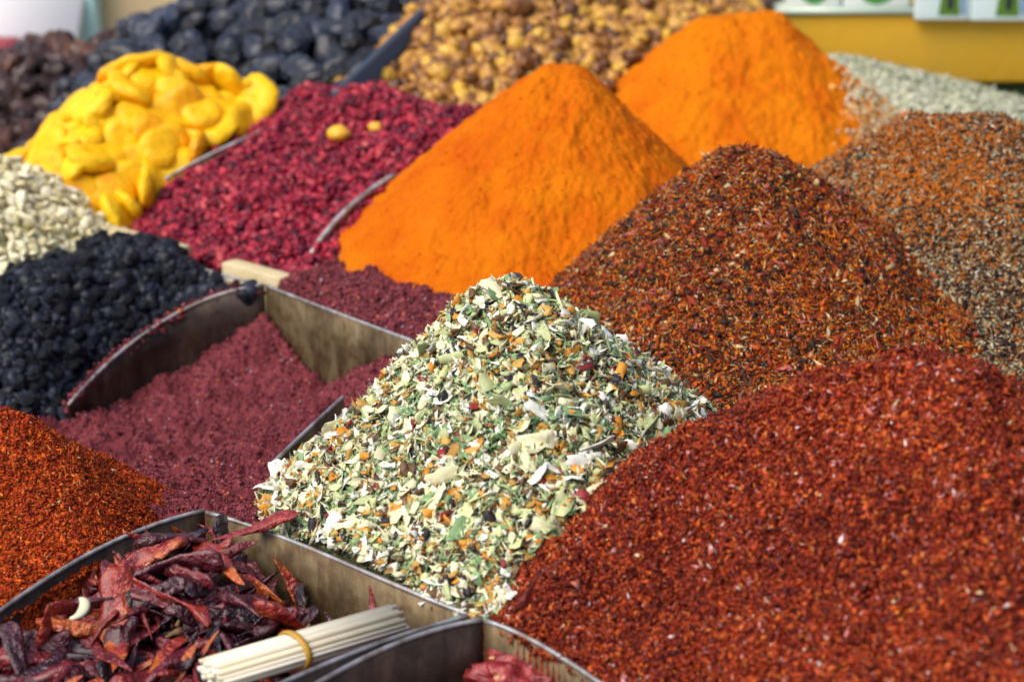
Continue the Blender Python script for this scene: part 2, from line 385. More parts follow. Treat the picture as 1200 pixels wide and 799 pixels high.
SP = [at(318, 333, -0.001), at(345, 324, 0.002), at(400, 364, 0.0), at(480, 397, 0.002), at(560, 426, 0.004), at(390, 325, 0.010), at(430, 346, 0.012), at(520, 372, 0.014), at(440, 360, 0.008)]
H['spill'] = rbf(SP, 0.003, 0.03, 32, inside([ab(N1, 0.006, 0.01), ab(at(480, 399, 0.003), 0.004, 0), ab(at(560, 428, 0.006), 0.004, 0), at(590, 390, 0.01), at(520, 358, 0.01), at(440, 330, 0.01), at(395, 312, 0.008), at(350, 316, 0.004)]))
BB = [at(-60, 372, -0.03), at(0, 340, -0.016), at(60, 316, -0.008), at(100, 300, -0.002), at(200, 292, 0.010), at(282, 304, 0.016), at(298, 326, 0.004), at(240, 342, -0.014), at(185, 375, -0.038), at(120, 425, -0.07), at(78, 470, -0.095), at(90, 390, -0.035), at(40, 488, -0.09), at(-20, 470, -0.08), at(-100, 440, -0.07), at(60, 400, -0.035), at(150, 340, -0.006)]
bb_poly = [ab(NB, -0.004, 0.004), ab(NB, -0.004, 0.275)] + [ab(p, 0, -0.014) for p in SW] + [ab(SW[-1], -0.08, -0.03), ab(N1, -0.42, -0.6), at(-200, 470, -0.05), at(0, 345, -0.018)]
H['berry'] = rbf(BB, 0.004, 0.05, 33, inside(bb_poly))
CH = [at(262, 652, -0.030), at(180, 650, -0.006), at(110, 675, -0.018), at(50, 705, -0.032), at(0, 735, -0.045), at(-60, 770, -0.05), at(0, 799, -0.055), at(150, 760, -0.05), at(200, 799, -0.055), at(330, 740, -0.045), at(400, 690, -0.055), at(470, 735, -0.045), at(300, 690, -0.04), at(540, 735, -0.05), at(250, 860, -0.06), at(0, 880, -0.07)]
ch_poly = [ab(N2, -0.006, 0.006), ab(N2, -0.006, 0.272), ab(N2, -0.36, 0.272), ab(N2, -0.36, 0.006)]
H['chilli'] = rbf(CH, 0.004, 0.04, 34, inside(ch_poly))

# one height map of the whole stall, for what lies under or behind what
GX0, GX1, GY0, GY1, GS = -1.3, 1.5, 0.75, 3.6, 0.005
gx = np.arange(GX0, GX1, GS); gy = np.arange(GY0, GY1, GS); GXX, GYY = np.meshgrid(gx, gy, indexing='ij')
HM = {k: h(GXX, GYY) for k, h in H.items()}
def lookup(M, x, y):
    i = np.clip(((x - GX0) / GS), 0, M.shape[0] - 1.001); j = np.clip(((y - GY0) / GS), 0, M.shape[1] - 1.001)
    return M[np.round(i).astype(int), np.round(j).astype(int)]
TOP = np.max(np.stack(list(HM.values())), 0); TOP = np.maximum(TOP, FLOOR)
OTH = {k: np.maximum(np.max(np.stack([v for q, v in HM.items() if q != k]), 0), FLOOR) for k in HM}
def hidden(P, lift=0.01):
    """is the place behind some heap, seen from where the photograph was taken"""
    r = np.zeros(len(P), bool)
    for s in np.linspace(0.02, 0.75, 40):
        Q = P + (CC - P) * s; r |= (lookup(TOP, Q[:, 0], Q[:, 1]) > Q[:, 2] + lift) & (Q[:, 1] > GY0)
    return r
def powder_fine(amp, seed, crag=0.5, ctr=None):
    def f(x, y, z):
        slide = 0
        if ctr is not None:                                                                   # runs of powder down the slope
            th_ = np.arctan2(y - ctr[1], x - ctr[0]); r_ = np.hypot(x - ctr[0], y - ctr[1])
            slide = (0.45 * fbm(th_ * 3 + 1.5 * vnoise(x / 0.08, y / 0.08, seed), r_ / 0.09, seed + 31, 3) + 0.25 * fbm(th_ * 11, r_ / 0.035, seed + 33, 3)) * np.clip(r_ / 0.08, 0, 1.3)
        a = fbm(x / 0.022, y / 0.022, seed, 5, 0.55); b = fbm(x / 0.006, y / 0.006, seed + 3, 3, 0.75)
        lump = np.maximum(0, fbm(x / 0.012 + 9, y / 0.012, seed + 8, 3) - 0.35)
        step = np.tanh(4 * fbm(x / 0.055, y / 0.035, seed + 21, 4))                            # small slips on the slope
        return amp * (a * 0.75 + b * 0.62 + lump * 1.2 * crag + step * 0.75 + slide * 1.3)
    return f
FINE = {}
def normal_of(k, x, y):
    h = H[k]; e = 0.006; z = h(x, y)
    n = np.stack([-(h(x + e, y) - z) / e, -(h(x, y + e) - z) / e, np.ones_like(z)], -1); n = np.clip(n, -3, 3)
    return z, n / np.linalg.norm(n, axis=1)[:, None]
def on_heap(k, n, margin=70, bury=0.004, back=0.25, zmin=FLOOR):
    """n random places on the open skin of heap k, few where the photograph cannot see"""
    M = HM[k]; ok = (M > OTH[k] - bury) & (M > zmin)
    g0, g1 = np.gradient(np.maximum(M, -0.3), GS); wgt = np.sqrt(1 + np.clip(g0, -2, 2) ** 2 + np.clip(g1, -2, 2) ** 2)
    P = np.stack([GXX, GYY, M], -1).reshape(-1, 3); px, py, d = proj(P)
    infr = (px > -margin) & (px < PW + margin) & (py > -margin) & (py < PH + margin)
    ix = np.where(ok.ravel())[0]
    if not len(ix): return np.zeros((0, 3)), np.zeros((0, 3))
    hid = np.zeros(len(P), bool); hid[ix] = hidden(P[ix])
    wv = wgt.ravel() * np.where(infr, 1.0, 0.0) * np.where(hid, back, 1.0); wv = wv[ix]
    if wv.sum() <= 0: return np.zeros((0, 3)), np.zeros((0, 3))
    pick = RNG.choice(ix, n, p=wv / wv.sum())
    x = P[pick, 0] + RNG.uniform(-.5, .5, n) * GS; y = P[pick, 1] + RNG.uniform(-.5, .5, n) * GS
    z, N = normal_of(k, x, y); keep = z > -1
    if k in FINE: z = z + FINE[k](x, y, z)               # loose pieces lie on the relief of the mound
    return np.stack([x, y, z], -1)[keep], N[keep]
def spaced(k, dmin, tries, margin=60, back=0.3, bury=0.004, cap=10 ** 6):
    P, N = on_heap(k, tries, margin, bury, back); out = []; cell = {}
    for i in range(len(P)):
        key = (int(P[i, 0] // dmin), int(P[i, 1] // dmin)); good = True
        for a in (-1, 0, 1):
            for b in (-1, 0, 1):
                for j in cell.get((key[0] + a, key[1] + b), ()):
                    if ((P[i] - P[j]) ** 2).sum() < dmin * dmin: good = False; break
        if good: out.append(i); cell.setdefault(key, []).append(i)
        if len(out) >= cap: break
    return P[out], N[out]
def mound(k, mat, step, name='mound', parent=None, fine=None, sink=0.0, box=None, pad=0.03, smooth=True):
    """the packed body of a heap as a dense sheet with its own fine relief"""
    M = HM[k]; ok = (M > OTH[k] - pad) & (M > FLOOR - 0.004)
    P = np.stack([GXX, GYY, M], -1)[ok]; px, py, d = proj(P); s = (px > -260) & (px < PW + 260) & (py > -260) & (py < PH + 200); P = P[s]
    x0, x1, y0, y1 = P[:, 0].min() - .01, P[:, 0].max() + .01, P[:, 1].min() - .01, P[:, 1].max() + .01
    xs = np.arange(x0, x1, step); ys = np.arange(y0, y1, step); X, Y = np.meshgrid(xs, ys, indexing='ij')
    Z = H[k](X, Y); base = Z.copy()
    if fine is not None: FINE[k] = fine; Z = Z + fine(X, Y, Z)
    Z = Z - sink
    good = (base > lookup(OTH[k], X, Y) - pad - 0.02) & (base > FLOOR - 0.01)
    gd = good.copy(); gd[1:] |= good[:-1]; gd[:-1] |= good[1:]; gd[:, 1:] |= gd[:, :-1].copy(); gd[:, :-1] |= gd[:, 1:].copy()
    good = gd                                   # the rim of the sheet runs down to the counter
    Z = np.maximum(Z, FLOOR + 0.002)
    idx = np.arange(X.size).reshape(X.shape); g = good[:-1, :-1] & good[1:, :-1] & good[1:, 1:] & good[:-1, 1:]
    F4 = np.stack([idx[:-1, :-1], idx[1:, :-1], idx[1:, 1:], idx[:-1, 1:]], -1)[g]
    used = np.unique(F4); mp = np.full(X.size, -1); mp[used] = np.arange(len(used))
    V = np.stack([X.ravel(), Y.ravel(), Z.ravel()], -1)[used]
    if parent is not None: V = V - np.array(parent.location)
    me = mesh_from(name, V, mp[F4], mat, smooth)
    return me
def foot(k):
    i = np.unravel_index(np.argmax(HM[k]), HM[k].shape); return (float(gx[i[0]]), float(gy[i[1]]), FLOOR)
def heap_thing(name, k, label, cat):
    return thing(name, label, cat, foot(k))
def stuff_part(name, parent, tm, P, R, scl, rnd, mat):
    V, Fc, A = bake(tm, P, R, scl, rnd)
    return obj(name, mesh_from(name, V - np.array(parent.location), Fc, mat, False, A), parent, kind='stuff')
def mat4(R, p, s):
    M = Matrix.Identity(4)
    for i in range(3):
        for j in range(3): M[i][j] = float(R[i][j]) * float(s[j])
        M[i][3] = float(p[i])
    return M

# ------------------------------------------------------------------ setting: the counter the trays stand on, the ground
wood_dark = powder_mat('counter_wood', (0.10, 0.065, 0.04), (0.06, 0.04, 0.025), (0.16, 0.11, 0.07), 6, 200, 0.7)
V, Fc = boxmesh((-1.8, 0.8, -0.16), (2.0, 3.45, FLOOR)); obj('counter', mesh_from('counter', V, Fc, wood_dark), kind='structure')
V, Fc = boxmesh((-60, -30, -0.95), (60, 80, -0.90)); obj('ground', mesh_from('ground', V, Fc, powder_mat('paving', (0.42, 0.40, 0.37), (0.34, 0.32, 0.30), (0.5, 0.48, 0.45), 3, 40)), kind='structure')

# ------------------------------------------------------------------ metal trays and dividers
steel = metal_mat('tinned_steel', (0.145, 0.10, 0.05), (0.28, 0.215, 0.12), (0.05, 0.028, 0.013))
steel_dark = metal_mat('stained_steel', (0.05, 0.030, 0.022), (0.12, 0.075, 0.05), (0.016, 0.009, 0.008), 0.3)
rim_m = metal_mat('worn_rim', (0.42, 0.42, 0.44), (0.6, 0.6, 0.62), (0.25, 0.24, 0.24), 0.75)
def panel(parent, name, rim, zb, mat, th=0.0022, rim_r=0.0019, rmat=None, res=22):
    rim = np.array(rim, float)
    if len(rim) > 2:      # smooth the measured rim line
        s = np.concatenate([[0], np.cumsum(np.linalg.norm(np.diff(rim, axis=0), axis=1))]); t = np.linspace(0, s[-1], res)
        deg = min(len(rim) - 1, 3); rim = np.stack([np.polyval(np.polyfit(s, rim[:, k], deg), t) for k in range(3)], -1)
    else: rim = rim[0] + (rim[1] - rim[0]) * np.linspace(0, 1, res)[:, None]
    n = len(rim); D = np.gradient(rim[:, :2], axis=0); nn = np.stack([-D[:, 1], D[:, 0]], -1); nn /= np.linalg.norm(nn, axis=1)[:, None] + 1e-9
    o = np.array(parent.location); V = []
    wv = 0.0012 * np.sin(np.linspace(0, 5, n) + rim[0][0] * 40)
    for sgn in (-1, 1):
        for lev in range(4):
            z = rim[:, 2] + (zb - rim[:, 2]) * lev / 3
            off = sgn * th / 2 + wv * (1 - abs(lev - 1) * 0.5)
            V.append(np.stack([rim[:, 0] + nn[:, 0] * off, rim[:, 1] + nn[:, 1] * off, z], -1))
    V = np.concatenate(V) - o; Q = []
    for sgn in range(2):
        for lev in range(3):
            for i in range(n - 1):
                a = (sgn * 4 + lev) * n + i; f = [a, a + 1, a + n + 1, a + n]; Q.append(f if sgn else f[::-1])
    for i in range(n - 1): Q.append([i, i + 1, 4 * n + i + 1, 4 * n + i])
    for e in (0, n - 1):
        for lev in range(3): Q.append([lev * n + e, 4 * n + lev * n + e, 4 * n + (lev + 1) * n + e, (lev + 1) * n + e])
    p = obj(name, mesh_from(name, V, np.array(Q), mat, False), parent)
    tv, tf = tube(rim - o + np.array([0, 0, 0.0006]), rim_r, 8)
    r = obj('rolled_rim', mesh_from('rolled_rim', tv, tf, rmat or rim_m, True), p)
    return p
def base_panel(parent, corners, mat):
    o = np.array(parent.location); c = np.array([[p[0], p[1], FLOOR + 0.003] for p in corners]) - o; t = c.copy(); t[:, 2] -= 0.0022
    V = np.concatenate([t, c]); F4 = np.array([[3, 2, 1, 0], [4, 5, 6, 7], [0, 1, 5, 4], [1, 2, 6, 5], [2, 3, 7, 6], [3, 0, 4, 7]])
    obj('base_panel', mesh_from('base_panel', V, F4, mat), parent)
ZB = FLOOR + 0.006
t = thing('metal_tray', 'tarnished metal tray holding purple sumac, tall curved side wall and tan back wall showing', 'tray', (N1[0], N1[1], FLOOR), 'metal trays of the stall')
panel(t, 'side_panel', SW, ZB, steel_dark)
panel(t, 'back_panel', [ab(N1, 0, 0.0025), at(480, 399, 0.003), at(560, 428, 0.006)], ZB, steel)
panel(t, 'side_panel', [at(402, 466, -0.018), at(365, 500, -0.024), at(318, 545, -0.034)], ZB, steel)
base_panel(t, [ab(N1, -0.01, 0.01), ab(N1, -0.01, 0.33), ab(N1, -0.27, 0.33), ab(N1, -0.27, 0.01)][::-1], steel_dark)
t = thing('metal_tray', 'metal tray under the pale herb mix, only its thin left edge showing beside sumac', 'tray', (*at(350, 530, -0.03)[:2], FLOOR), 'metal trays of the stall')
panel(t, 'side_panel', [at(415, 476, -0.012), at(374, 512, -0.022), at(336, 552, -0.032)], ZB, steel)
panel(t, 'front_panel', [at(336, 556, -0.032), at(330, 585, -0.03), at(322, 612, -0.025)], ZB, steel)
t = thing('metal_tray', 'rusty metal tray full of dried red chillies in the near corner', 'tray', (N2[0], N2[1], FLOOR), 'metal trays of the stall')
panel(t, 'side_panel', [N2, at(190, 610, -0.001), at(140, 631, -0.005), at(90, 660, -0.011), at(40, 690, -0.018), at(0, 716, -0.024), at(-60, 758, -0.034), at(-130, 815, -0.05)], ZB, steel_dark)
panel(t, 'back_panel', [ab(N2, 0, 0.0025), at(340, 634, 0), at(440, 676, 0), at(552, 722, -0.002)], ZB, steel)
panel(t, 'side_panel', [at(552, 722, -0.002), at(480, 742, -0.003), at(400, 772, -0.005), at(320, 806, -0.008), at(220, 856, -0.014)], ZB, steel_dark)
base_panel(t, [ab(N2, -0.01, 0.01), ab(N2, -0.01, 0.27), ab(N2, -0.34, 0.27), ab(N2, -0.34, 0.01)][::-1], steel_dark)
t = thing('metal_tray', 'nearly empty rusty metal tray at the bottom edge holding one red dried fruit', 'tray', (N3[0], N3[1], FLOOR), 'metal trays of the stall')
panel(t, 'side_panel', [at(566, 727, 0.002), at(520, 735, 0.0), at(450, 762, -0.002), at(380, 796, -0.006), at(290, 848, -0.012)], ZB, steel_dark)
panel(t, 'back_panel', [at(569, 728, 0.002), at(610, 744, 0.001), at(660, 772, -0.002), at(705, 802, -0.005), at(790, 850, -0.01)], ZB, steel)
base_panel(t, [ab(N3, -0.01, 0.01), ab(N3, -0.01, 0.22), ab(N3, -0.3, 0.22), ab(N3, -0.3, 0.01)][::-1], steel_dark)
t = thing('metal_tray', 'pale metal tray of small black berries, its corner showing beside the white kernels', 'tray', (NB[0], NB[1], FLOOR), 'metal trays of the stall')
panel(t, 'side_panel', [NB, at(92, 288, -0.003), at(40, 318, -0.01), at(0, 345, -0.018)], ZB, steel)
panel(t, 'back_panel', [ab(NB, 0, 0.0025), at(200, 305, 0), at(305, 335, 0)], ZB, metal_mat('pale_steel', (0.5, 0.5, 0.36), (0.6, 0.6, 0.48), (0.36, 0.36, 0.26), 0.3))
def divider(label, rim, mat=steel, th=0.0022, rr=0.0022, rmat=None):
    p = rim[0]; t = thing('metal_divider', label, 'divider', (p[0], p[1], FLOOR), 'dividers between the heaps')
    panel(t, 'sheet', rim, ZB, mat, th, rr, rmat)
divider('thin metal divider between golden apricots and dark red barberries', [D1[0], D1[1] - np.array([0, 0, 0.003]), D1[2] - np.array([0, 0, 0.008]), D1[3] - np.array([0, 0, 0.045])])
divider('curved metal divider between dark red barberries and the nearer orange powder heap', [at(364, 300, 0.008), at(385, 270, 0.03), at(420, 235, 0.055), at(462, 206, 0.075)], steel, 0.003, 0.0036)
divider('dark blue divider board between black prunes and golden raisins', [at(392, 112, 0.12), at(450, 58, 0.155), at(505, 5, 0.19), at(560, -50, 0.22)], flat_mat('blue_board', (0.03, 0.042, 0.065), 0.45), 0.012, 0.006, flat_mat('blue_edge', (0.055, 0.075, 0.11), 0.4))
divider('short grey metal edge poking out of the golden raisins', [at(735, 36, 0.105), at(765, 60, 0.095), at(800, 85, 0.08)], steel, 0.004, 0.0035)
# pale wooden battens along the front of the barberry row
pale = powder_mat('pale_wood', (0.62, 0.52, 0.31), (0.5, 0.40, 0.22), (0.7, 0.6, 0.4), 22, 300, 0.7)
def batten(p0, p1, wd, hh, label):
    p0 = np.array(p0); p1 = np.array(p1); d = (p1 - p0); L = np.linalg.norm(d); d /= L; s = np.cross(d, [0, 0, 1]); s /= np.linalg.norm(s); u = np.cross(s, d)
    V, Fc = boxmesh((0, -wd / 2, -hh), (L, wd / 2, 0)); r = 0.0015
    V = V[:, [0]] * d + V[:, [1]] * s + V[:, [2]] * u
    o = obj('wooden_batten', mesh_from('wooden_batten', V, Fc, pale), None, label, 'batten', 'pale wooden battens'); o.location = p0
    b = o.modifiers.new('bevel', 'BEVEL'); b.width = r; b.segments = 2
batten(at(95, 259, 0.005), at(214, 290, 0.006), 0.026, 0.12, 'pale wooden batten below the apricots, behind the black berries')
batten(at(268, 305, 0.004), at(348, 327, 0.004), 0.022, 0.12, 'short pale wooden batten end at the corner of the sumac tray')

# ------------------------------------------------------------------ powders
turm_a = powder_mat('turmeric_powder', (0.57, 0.130, 0.0012), (0.50, 0.080, 0.0009), (0.61, 0.172, 0.0015), 18, 500)
turm_b = powder_mat('turmeric_powder_pale', (0.60, 0.158, 0.0016), (0.52, 0.092, 0.0012), (0.64, 0.20, 0.002), 14, 500)
t = heap_thing('turmeric_heap', 'turm1', 'nearer smooth cone of bright orange turmeric powder beside the dark red barberries', 'spice heap')
obj('mound', mound('turm1', turm_a, 0.0018, 'mound', t, powder_fine(0.0026, 41, 0.5, foot('turm1'))), t)
t2 = heap_thing('turmeric_heap', 'turm2', 'farther round heap of yellow orange turmeric powder behind the brown spice mix', 'spice heap')
obj('mound', mound('turm2', turm_b, 0.0022, 'mound', t2, powder_fine(0.0032, 42, 0.5, foot('turm2'))), t2)
sum_m = powder_mat('sumac_powder', (0.185, 0.036, 0.047), (0.10, 0.016, 0.022), (0.28, 0.066, 0.08), 30, 600)
t3 = heap_thing('sumac_heap', 'sumac', 'purple red ground sumac sloping in an open metal tray', 'spice heap')
obj('mound', mound('sumac', sum_m, 0.0018, 'mound', t3, powder_fine(0.0044, 43)), t3)
obj('spill', mound('spill', sum_m, 0.0018, 'spill', t3, powder_fine(0.004, 44)), t3)
def crumbs(parent, k, n, size, mat, name='crumbs', lift=0.0, tilt=0.7, flat=0.55, elong=1.4, back=0.25, seed=1, tm=None, drift=None):
    P, N = on_heap(k, n, back=back); R = frames(N, tilt); m = len(P)
    s = size * np.minimum(RNG.lognormal(0, 0.32, m), 1.9); scl = np.stack([s * RNG.uniform(1, elong, m), s, s * flat], -1) * 0.5
    P = P + N * (lift + RNG.uniform(-0.3, 0.5, m) * size * 0.6)[:, None]
    rn = RNG.random(m)
    if drift is not None: rn = np.clip(rn ** np.exp(drift(P[:, 0], P[:, 1])), 0, 0.9999)
    return stuff_part(name, parent, tm or chips(12, seed), P, R, scl, rn, mat)
lump_o = grain_mat('turmeric_lumps', [(5, (0.57, 0.125, 0.0012)), (2, (0.54, 0.10, 0.0012))], 0.95, 0.1, 0.1)
crumbs(t, 'turm1', 500, 0.0022, lump_o, flat=0.8, seed=2)
crumbs(t2, 'turm2', 400, 0.0028, lump_o, flat=0.8, seed=3)
P, N = on_heap('turm2', 9000); px_ = proj(P)[0]; sel = RNG.random(len(P)) < np.clip((px_ - 975) / 60, 0, 0.55); P, N = P[sel], N[sel]; m = len(P)
stuff_part('pale_grains', t2, octs(6, 23), P + N * 0.001, frames(N, 0.6), np.full((m, 3), 0.0024) * RNG.lognormal(0, 0.3, (m, 1)), RNG.random(m), grain_mat('pale_grains', [(3, (0.6, 0.56, 0.4)), (2, (0.7, 0.4, 0.12)), (1, (0.4, 0.4, 0.26))], 0.7, 0.2))
sumac_c = grain_mat('sumac_grains', [(6, (0.185, 0.035, 0.047)), (3.5, (0.08, 0.012, 0.02)), (2.5, (0.30, 0.075, 0.09)), (0.25, (0.55, 0.13, 0.02)), (0.2, (0.42, 0.3, 0.36))], 0.8, 0.3)
crumbs(t3, 'sumac', 26000, 0.0023, sumac_c, seed=4)
crumbs(t3, 'spill', 7000, 0.003, sumac_c, seed=5)
rm = np.array(SW); q = RNG.uniform(0, len(rm) - 1.001, 1500); k0 = q.astype(int); fr_ = (q - k0)[:, None]; Pq = rm[k0] * (1 - fr_) + rm[k0 + 1] * fr_      # grains caught along the tray's rim
Pq[:, :2] -= BX * np.abs(RNG.normal(0.004, 0.004, (len(Pq), 1))); Pq[:, 2] += RNG.normal(-0.004, 0.003, len(Pq))
stuff_part('spilt_grains', t3, octs(6, 24), Pq, frames(np.tile([0, 0, 1.0], (len(Pq), 1)), 1.0), np.full((len(Pq), 3), 0.0016) * RNG.lognormal(0, 0.35, (len(Pq), 1)), RNG.random(len(Pq)), sumac_c)

# ------------------------------------------------------------------ flaked spices
red_cl = [(4, (0.075, 0.006, 0.004)), (5, (0.16, 0.015, 0.006)), (5, (0.28, 0.030, 0.008)), (3, (0.40, 0.064, 0.012)), (1.0, (0.48, 0.12, 0.02)), (0.4, (0.5, 0.2, 0.19)), (0.09, (0.6, 0.5, 0.5)), (0.1, (0.6, 0.42, 0.24))]  # the rare greyish white class paints glints into the flake colours
t = heap_thing('pepper_flake_heap', 'red', 'big dark red heap of crushed pepper flakes filling the near right corner', 'spice heap')
obj('mound', mound('red', cells_mat('red_mass', red_cl[:3], 330), 0.004, 'mound', t, powder_fine(0.0036, 45)), t)
crumbs(t, 'red', 106000, 0.0033, grain_mat('pepper_flakes', red_cl, 0.34, 0.2, 0.45), 'flakes', 0, 0.8, 0.4, 1.7, 0.35, 6, drift=lambda x, y: 0.45 * fbm(x / 0.05, y / 0.05, 77, 3))
pep_cl = [(5, (0.44, 0.055, 0.008)), (4, (0.28, 0.03, 0.008)), (3, (0.55, 0.10, 0.012)), (2, (0.14, 0.014, 0.008)), (0.6, (0.6, 0.2, 0.04)), (0.15, (0.6, 0.4, 0.2))]
t = heap_thing('pepper_flake_heap', 'pepper', 'small bright orange red heap of pepper flakes cut by the left edge', 'spice heap')
obj('mound', mound('pepper', cells_mat('pepper_mass', pep_cl[:4], 380), 0.004, 'mound', t, powder_fine(0.002, 46)), t)
crumbs(t, 'pepper', 42000, 0.0026, grain_mat('bright_pepper_flakes', pep_cl, 0.42, 0.12, 0.4), 'flakes', 0, 0.75, 0.32, 2.1, 0.7, 7, drift=lambda x, y: 0.35 * fbm(x / 0.04, y / 0.04, 78, 3))
bro_cl = [(2.6, (0.018, 0.013, 0.013)), (4, (0.055, 0.02, 0.011)), (3, (0.15, 0.018, 0.008)), (5, (0.26, 0.028, 0.006)), (4.6, (0.42, 0.072, 0.006)), (2.6, (0.64, 0.18, 0.008)), (0.8, (0.5, 0.3, 0.10)), (0.5, (0.22, 0.16, 0.08)), (0.3, (0.62, 0.48, 0.30)), (0.25, (0.3, 0.12, 0.12))]
t = heap_thing('spice_mix_heap', 'brown', 'rust brown cone of coarse mixed spices and herb slivers between orange powder and red flakes', 'spice heap')
obj('mound', mound('brown', cells_mat('brown_mass', bro_cl[1:5], 380), 0.004, 'mound', t, powder_fine(0.002, 47)), t)
bro_m = grain_mat('spice_slivers', bro_cl, 0.55, 0.12, 0.5)
crumbs(t, 'brown', 58000, 0.0026, bro_m, 'flakes', 0, 0.75, 0.32, 2.4, 0.15, 8, drift=lambda x, y: 0.5 * fbm(x / 0.06, y / 0.06, 79, 3) + 1.5 * np.clip(0.24 - x, -0.25, 0.2))
crumbs(t, 'brown', 5000, 0.0052, grain_mat('coarse_spice_flecks', [(4, (0.02, 0.014, 0.013)), (3, (0.06, 0.024, 0.014)), (3, (0.20, 0.02, 0.010)), (2, (0.36, 0.06, 0.008)), (1, (0.34, 0.09, 0.08)), (0.8, (0.58, 0.42, 0.22))], 0.5, 0.2, 0.4), 'coarse_flecks', 0, 0.7, 0.35, 2.0, 0.15, 18)
def slivers(parent, k, n, L, wd, mat, name='slivers', tilt=0.4, seed=9, back=0.15):
    P, N = on_heap(k, n, back=back); R = frames(N, tilt); m = len(P)
    l = L * RNG.lognormal(0, 0.35, m); scl = np.stack([l, wd * RNG.lognormal(0, 0.3, m), np.full(m, wd * 0.6)], -1) * 0.5
    return stuff_part(name, parent, chips(10, seed, 0.2), P + N * (wd * 0.5), R, scl, RNG.random(m), mat)
slivers(t, 'brown', 17000, 0.0078, 0.0012, grain_mat('long_slivers', [(5, (0.64, 0.22, 0.01)), (3, (0.4, 0.075, 0.006)), (2, (0.10, 0.05, 0.03)), (1.2, (0.6, 0.42, 0.2)), (0.6, (0.7, 0.6, 0.42)), (0.6, (0.16, 0.17, 0.06))], 0.6, 0.3))
thy_cl = [(3.8, (0.46, 0.125, 0.010)), (3.2, (0.24, 0.085, 0.025)), (3.4, (0.09, 0.035, 0.02)), (2.0, (0.36, 0.23, 0.10)), (3.4, (0.028, 0.014, 0.016)), (1.3, (0.40, 0.33, 0.20)), (0.9, (0.22, 0.22, 0.14)), (0.45, (0.58, 0.52, 0.38)), (0.5, (0.015, 0.016, 0.028))]
t = heap_thing('herb_seed_heap', 'thyme', 'grey brown heap of dried herb and seed mix dusted orange at the right edge', 'spice heap')
obj('mound', mound('thyme', cells_mat('herb_seed_mass', thy_cl[1:6], 300), 0.005, 'mound', t, powder_fine(0.002, 48)), t)
crumbs(t, 'thyme', 34000, 0.0037, grain_mat('herb_seeds', thy_cl, 0.65, 0.15, 0.35), 'flakes', 0, 0.75, 0.4, 2.0, 0.15, 10, drift=lambda x, y: 0.7 * fbm(x / 0.07, y / 0.07, 80, 3) + 3.0 * np.clip(0.43 - x, -0.2, 0.25) + 2.0 * np.clip(y - 1.95, -0.2, 0.2) + 2.6 * np.exp(-((x - 0.43) ** 2 + (y - 1.96) ** 2) / 0.0035))
slivers(t, 'thyme', 5000, 0.009, 0.0022, grain_mat('herb_stalks', [(2, (0.46, 0.41, 0.27)), (1.4, (0.28, 0.27, 0.18)), (3, (0.42, 0.15, 0.02)), (3, (0.10, 0.05, 0.03))]), seed=11)
sal_cl = [(4, (0.46, 0.47, 0.33)), (3, (0.58, 0.58, 0.45)), (2, (0.28, 0.32, 0.2)), (1, (0.66, 0.64, 0.55)), (0.7, (0.16, 0.18, 0.1))]
t = heap_thing('dried_herb_heap', 'salt', 'low pale grey green heap of dried herb below the yellow shelf', 'spice heap')
obj('mound', mound('salt', cells_mat('dried_herb_mass', sal_cl, 200), 0.006, 'mound', t, powder_fine(0.003, 49)), t)
crumbs(t, 'salt', 12000, 0.0058, grain_mat('dried_herb', sal_cl, 0.75, 0.3), 'flakes', 0, 0.6, 0.5, 1.6, 0.3, 12)

# ------------------------------------------------------------------ pale herb and vegetable mix: flakes large enough to pick out
th = heap_thing('herb_mix_heap', 'herb', 'pointed heap of pale green and white dried vegetable flakes in the centre', 'spice heap')
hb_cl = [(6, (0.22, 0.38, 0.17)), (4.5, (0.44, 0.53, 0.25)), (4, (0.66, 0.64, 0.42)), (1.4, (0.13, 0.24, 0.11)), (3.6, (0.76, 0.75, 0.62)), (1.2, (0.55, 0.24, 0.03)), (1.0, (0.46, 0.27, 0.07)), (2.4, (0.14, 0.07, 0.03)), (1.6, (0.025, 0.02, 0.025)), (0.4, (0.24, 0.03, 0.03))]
obj('mound', mound('herb', cells_mat('herb_mass', [(3, (0.05, 0.075, 0.03)), (2, (0.09, 0.05, 0.02)), (2.5, (0.02, 0.02, 0.013)), (1, (0.15, 0.15, 0.08))], 420), 0.004, 'mound', th, powder_fine(0.003, 50)), th)  # darker than the flakes: crevice shade painted into the mound's colours
hb_m = grain_mat('herb_bits', hb_cl, 0.6, 0.35)
crumbs(th, 'herb', 30000, 0.0043, hb_m, 'small_bits', 0, 0.8, 0.35, 2.0, 0.8, 13, drift=lambda x, y: -0.7 * np.clip((1.40 - y) / 0.12, 0, 1) - 0.5 * np.clip((-0.1 - x) / 0.1, 0, 1) + 0.3 * fbm(x / 0.04, y / 0.04, 91, 2))
slivers(th, 'herb', 12000, 0.010, 0.0017, grain_mat('herb_slivers', [(4, (0.24, 0.36, 0.16)), (3, (0.62, 0.62, 0.4)), (2, (0.72, 0.72, 0.6)), (1, (0.12, 0.22, 0.1)), (1, (0.2, 0.12, 0.05))], 0.6, 0.3), 'small_slivers', 0.6, 14, 0.3)
flk_cl = {'cream': (3.4, (0.76, 0.72, 0.46)), 'white': (3.4, (0.84, 0.83, 0.75)), 'pale_green': (2.8, (0.52, 0.57, 0.28)), 'green': (0.9, (0.20, 0.33, 0.15)), 'orange': (1.3, (0.58, 0.23, 0.02)), 'ochre': (2.2, (0.52, 0.28, 0.06)), 'brown': (1.8, (0.14, 0.075, 0.035)), 'black': (0.9, (0.028, 0.022, 0.028)), 'red': (0.5, (0.25, 0.025, 0.03))}
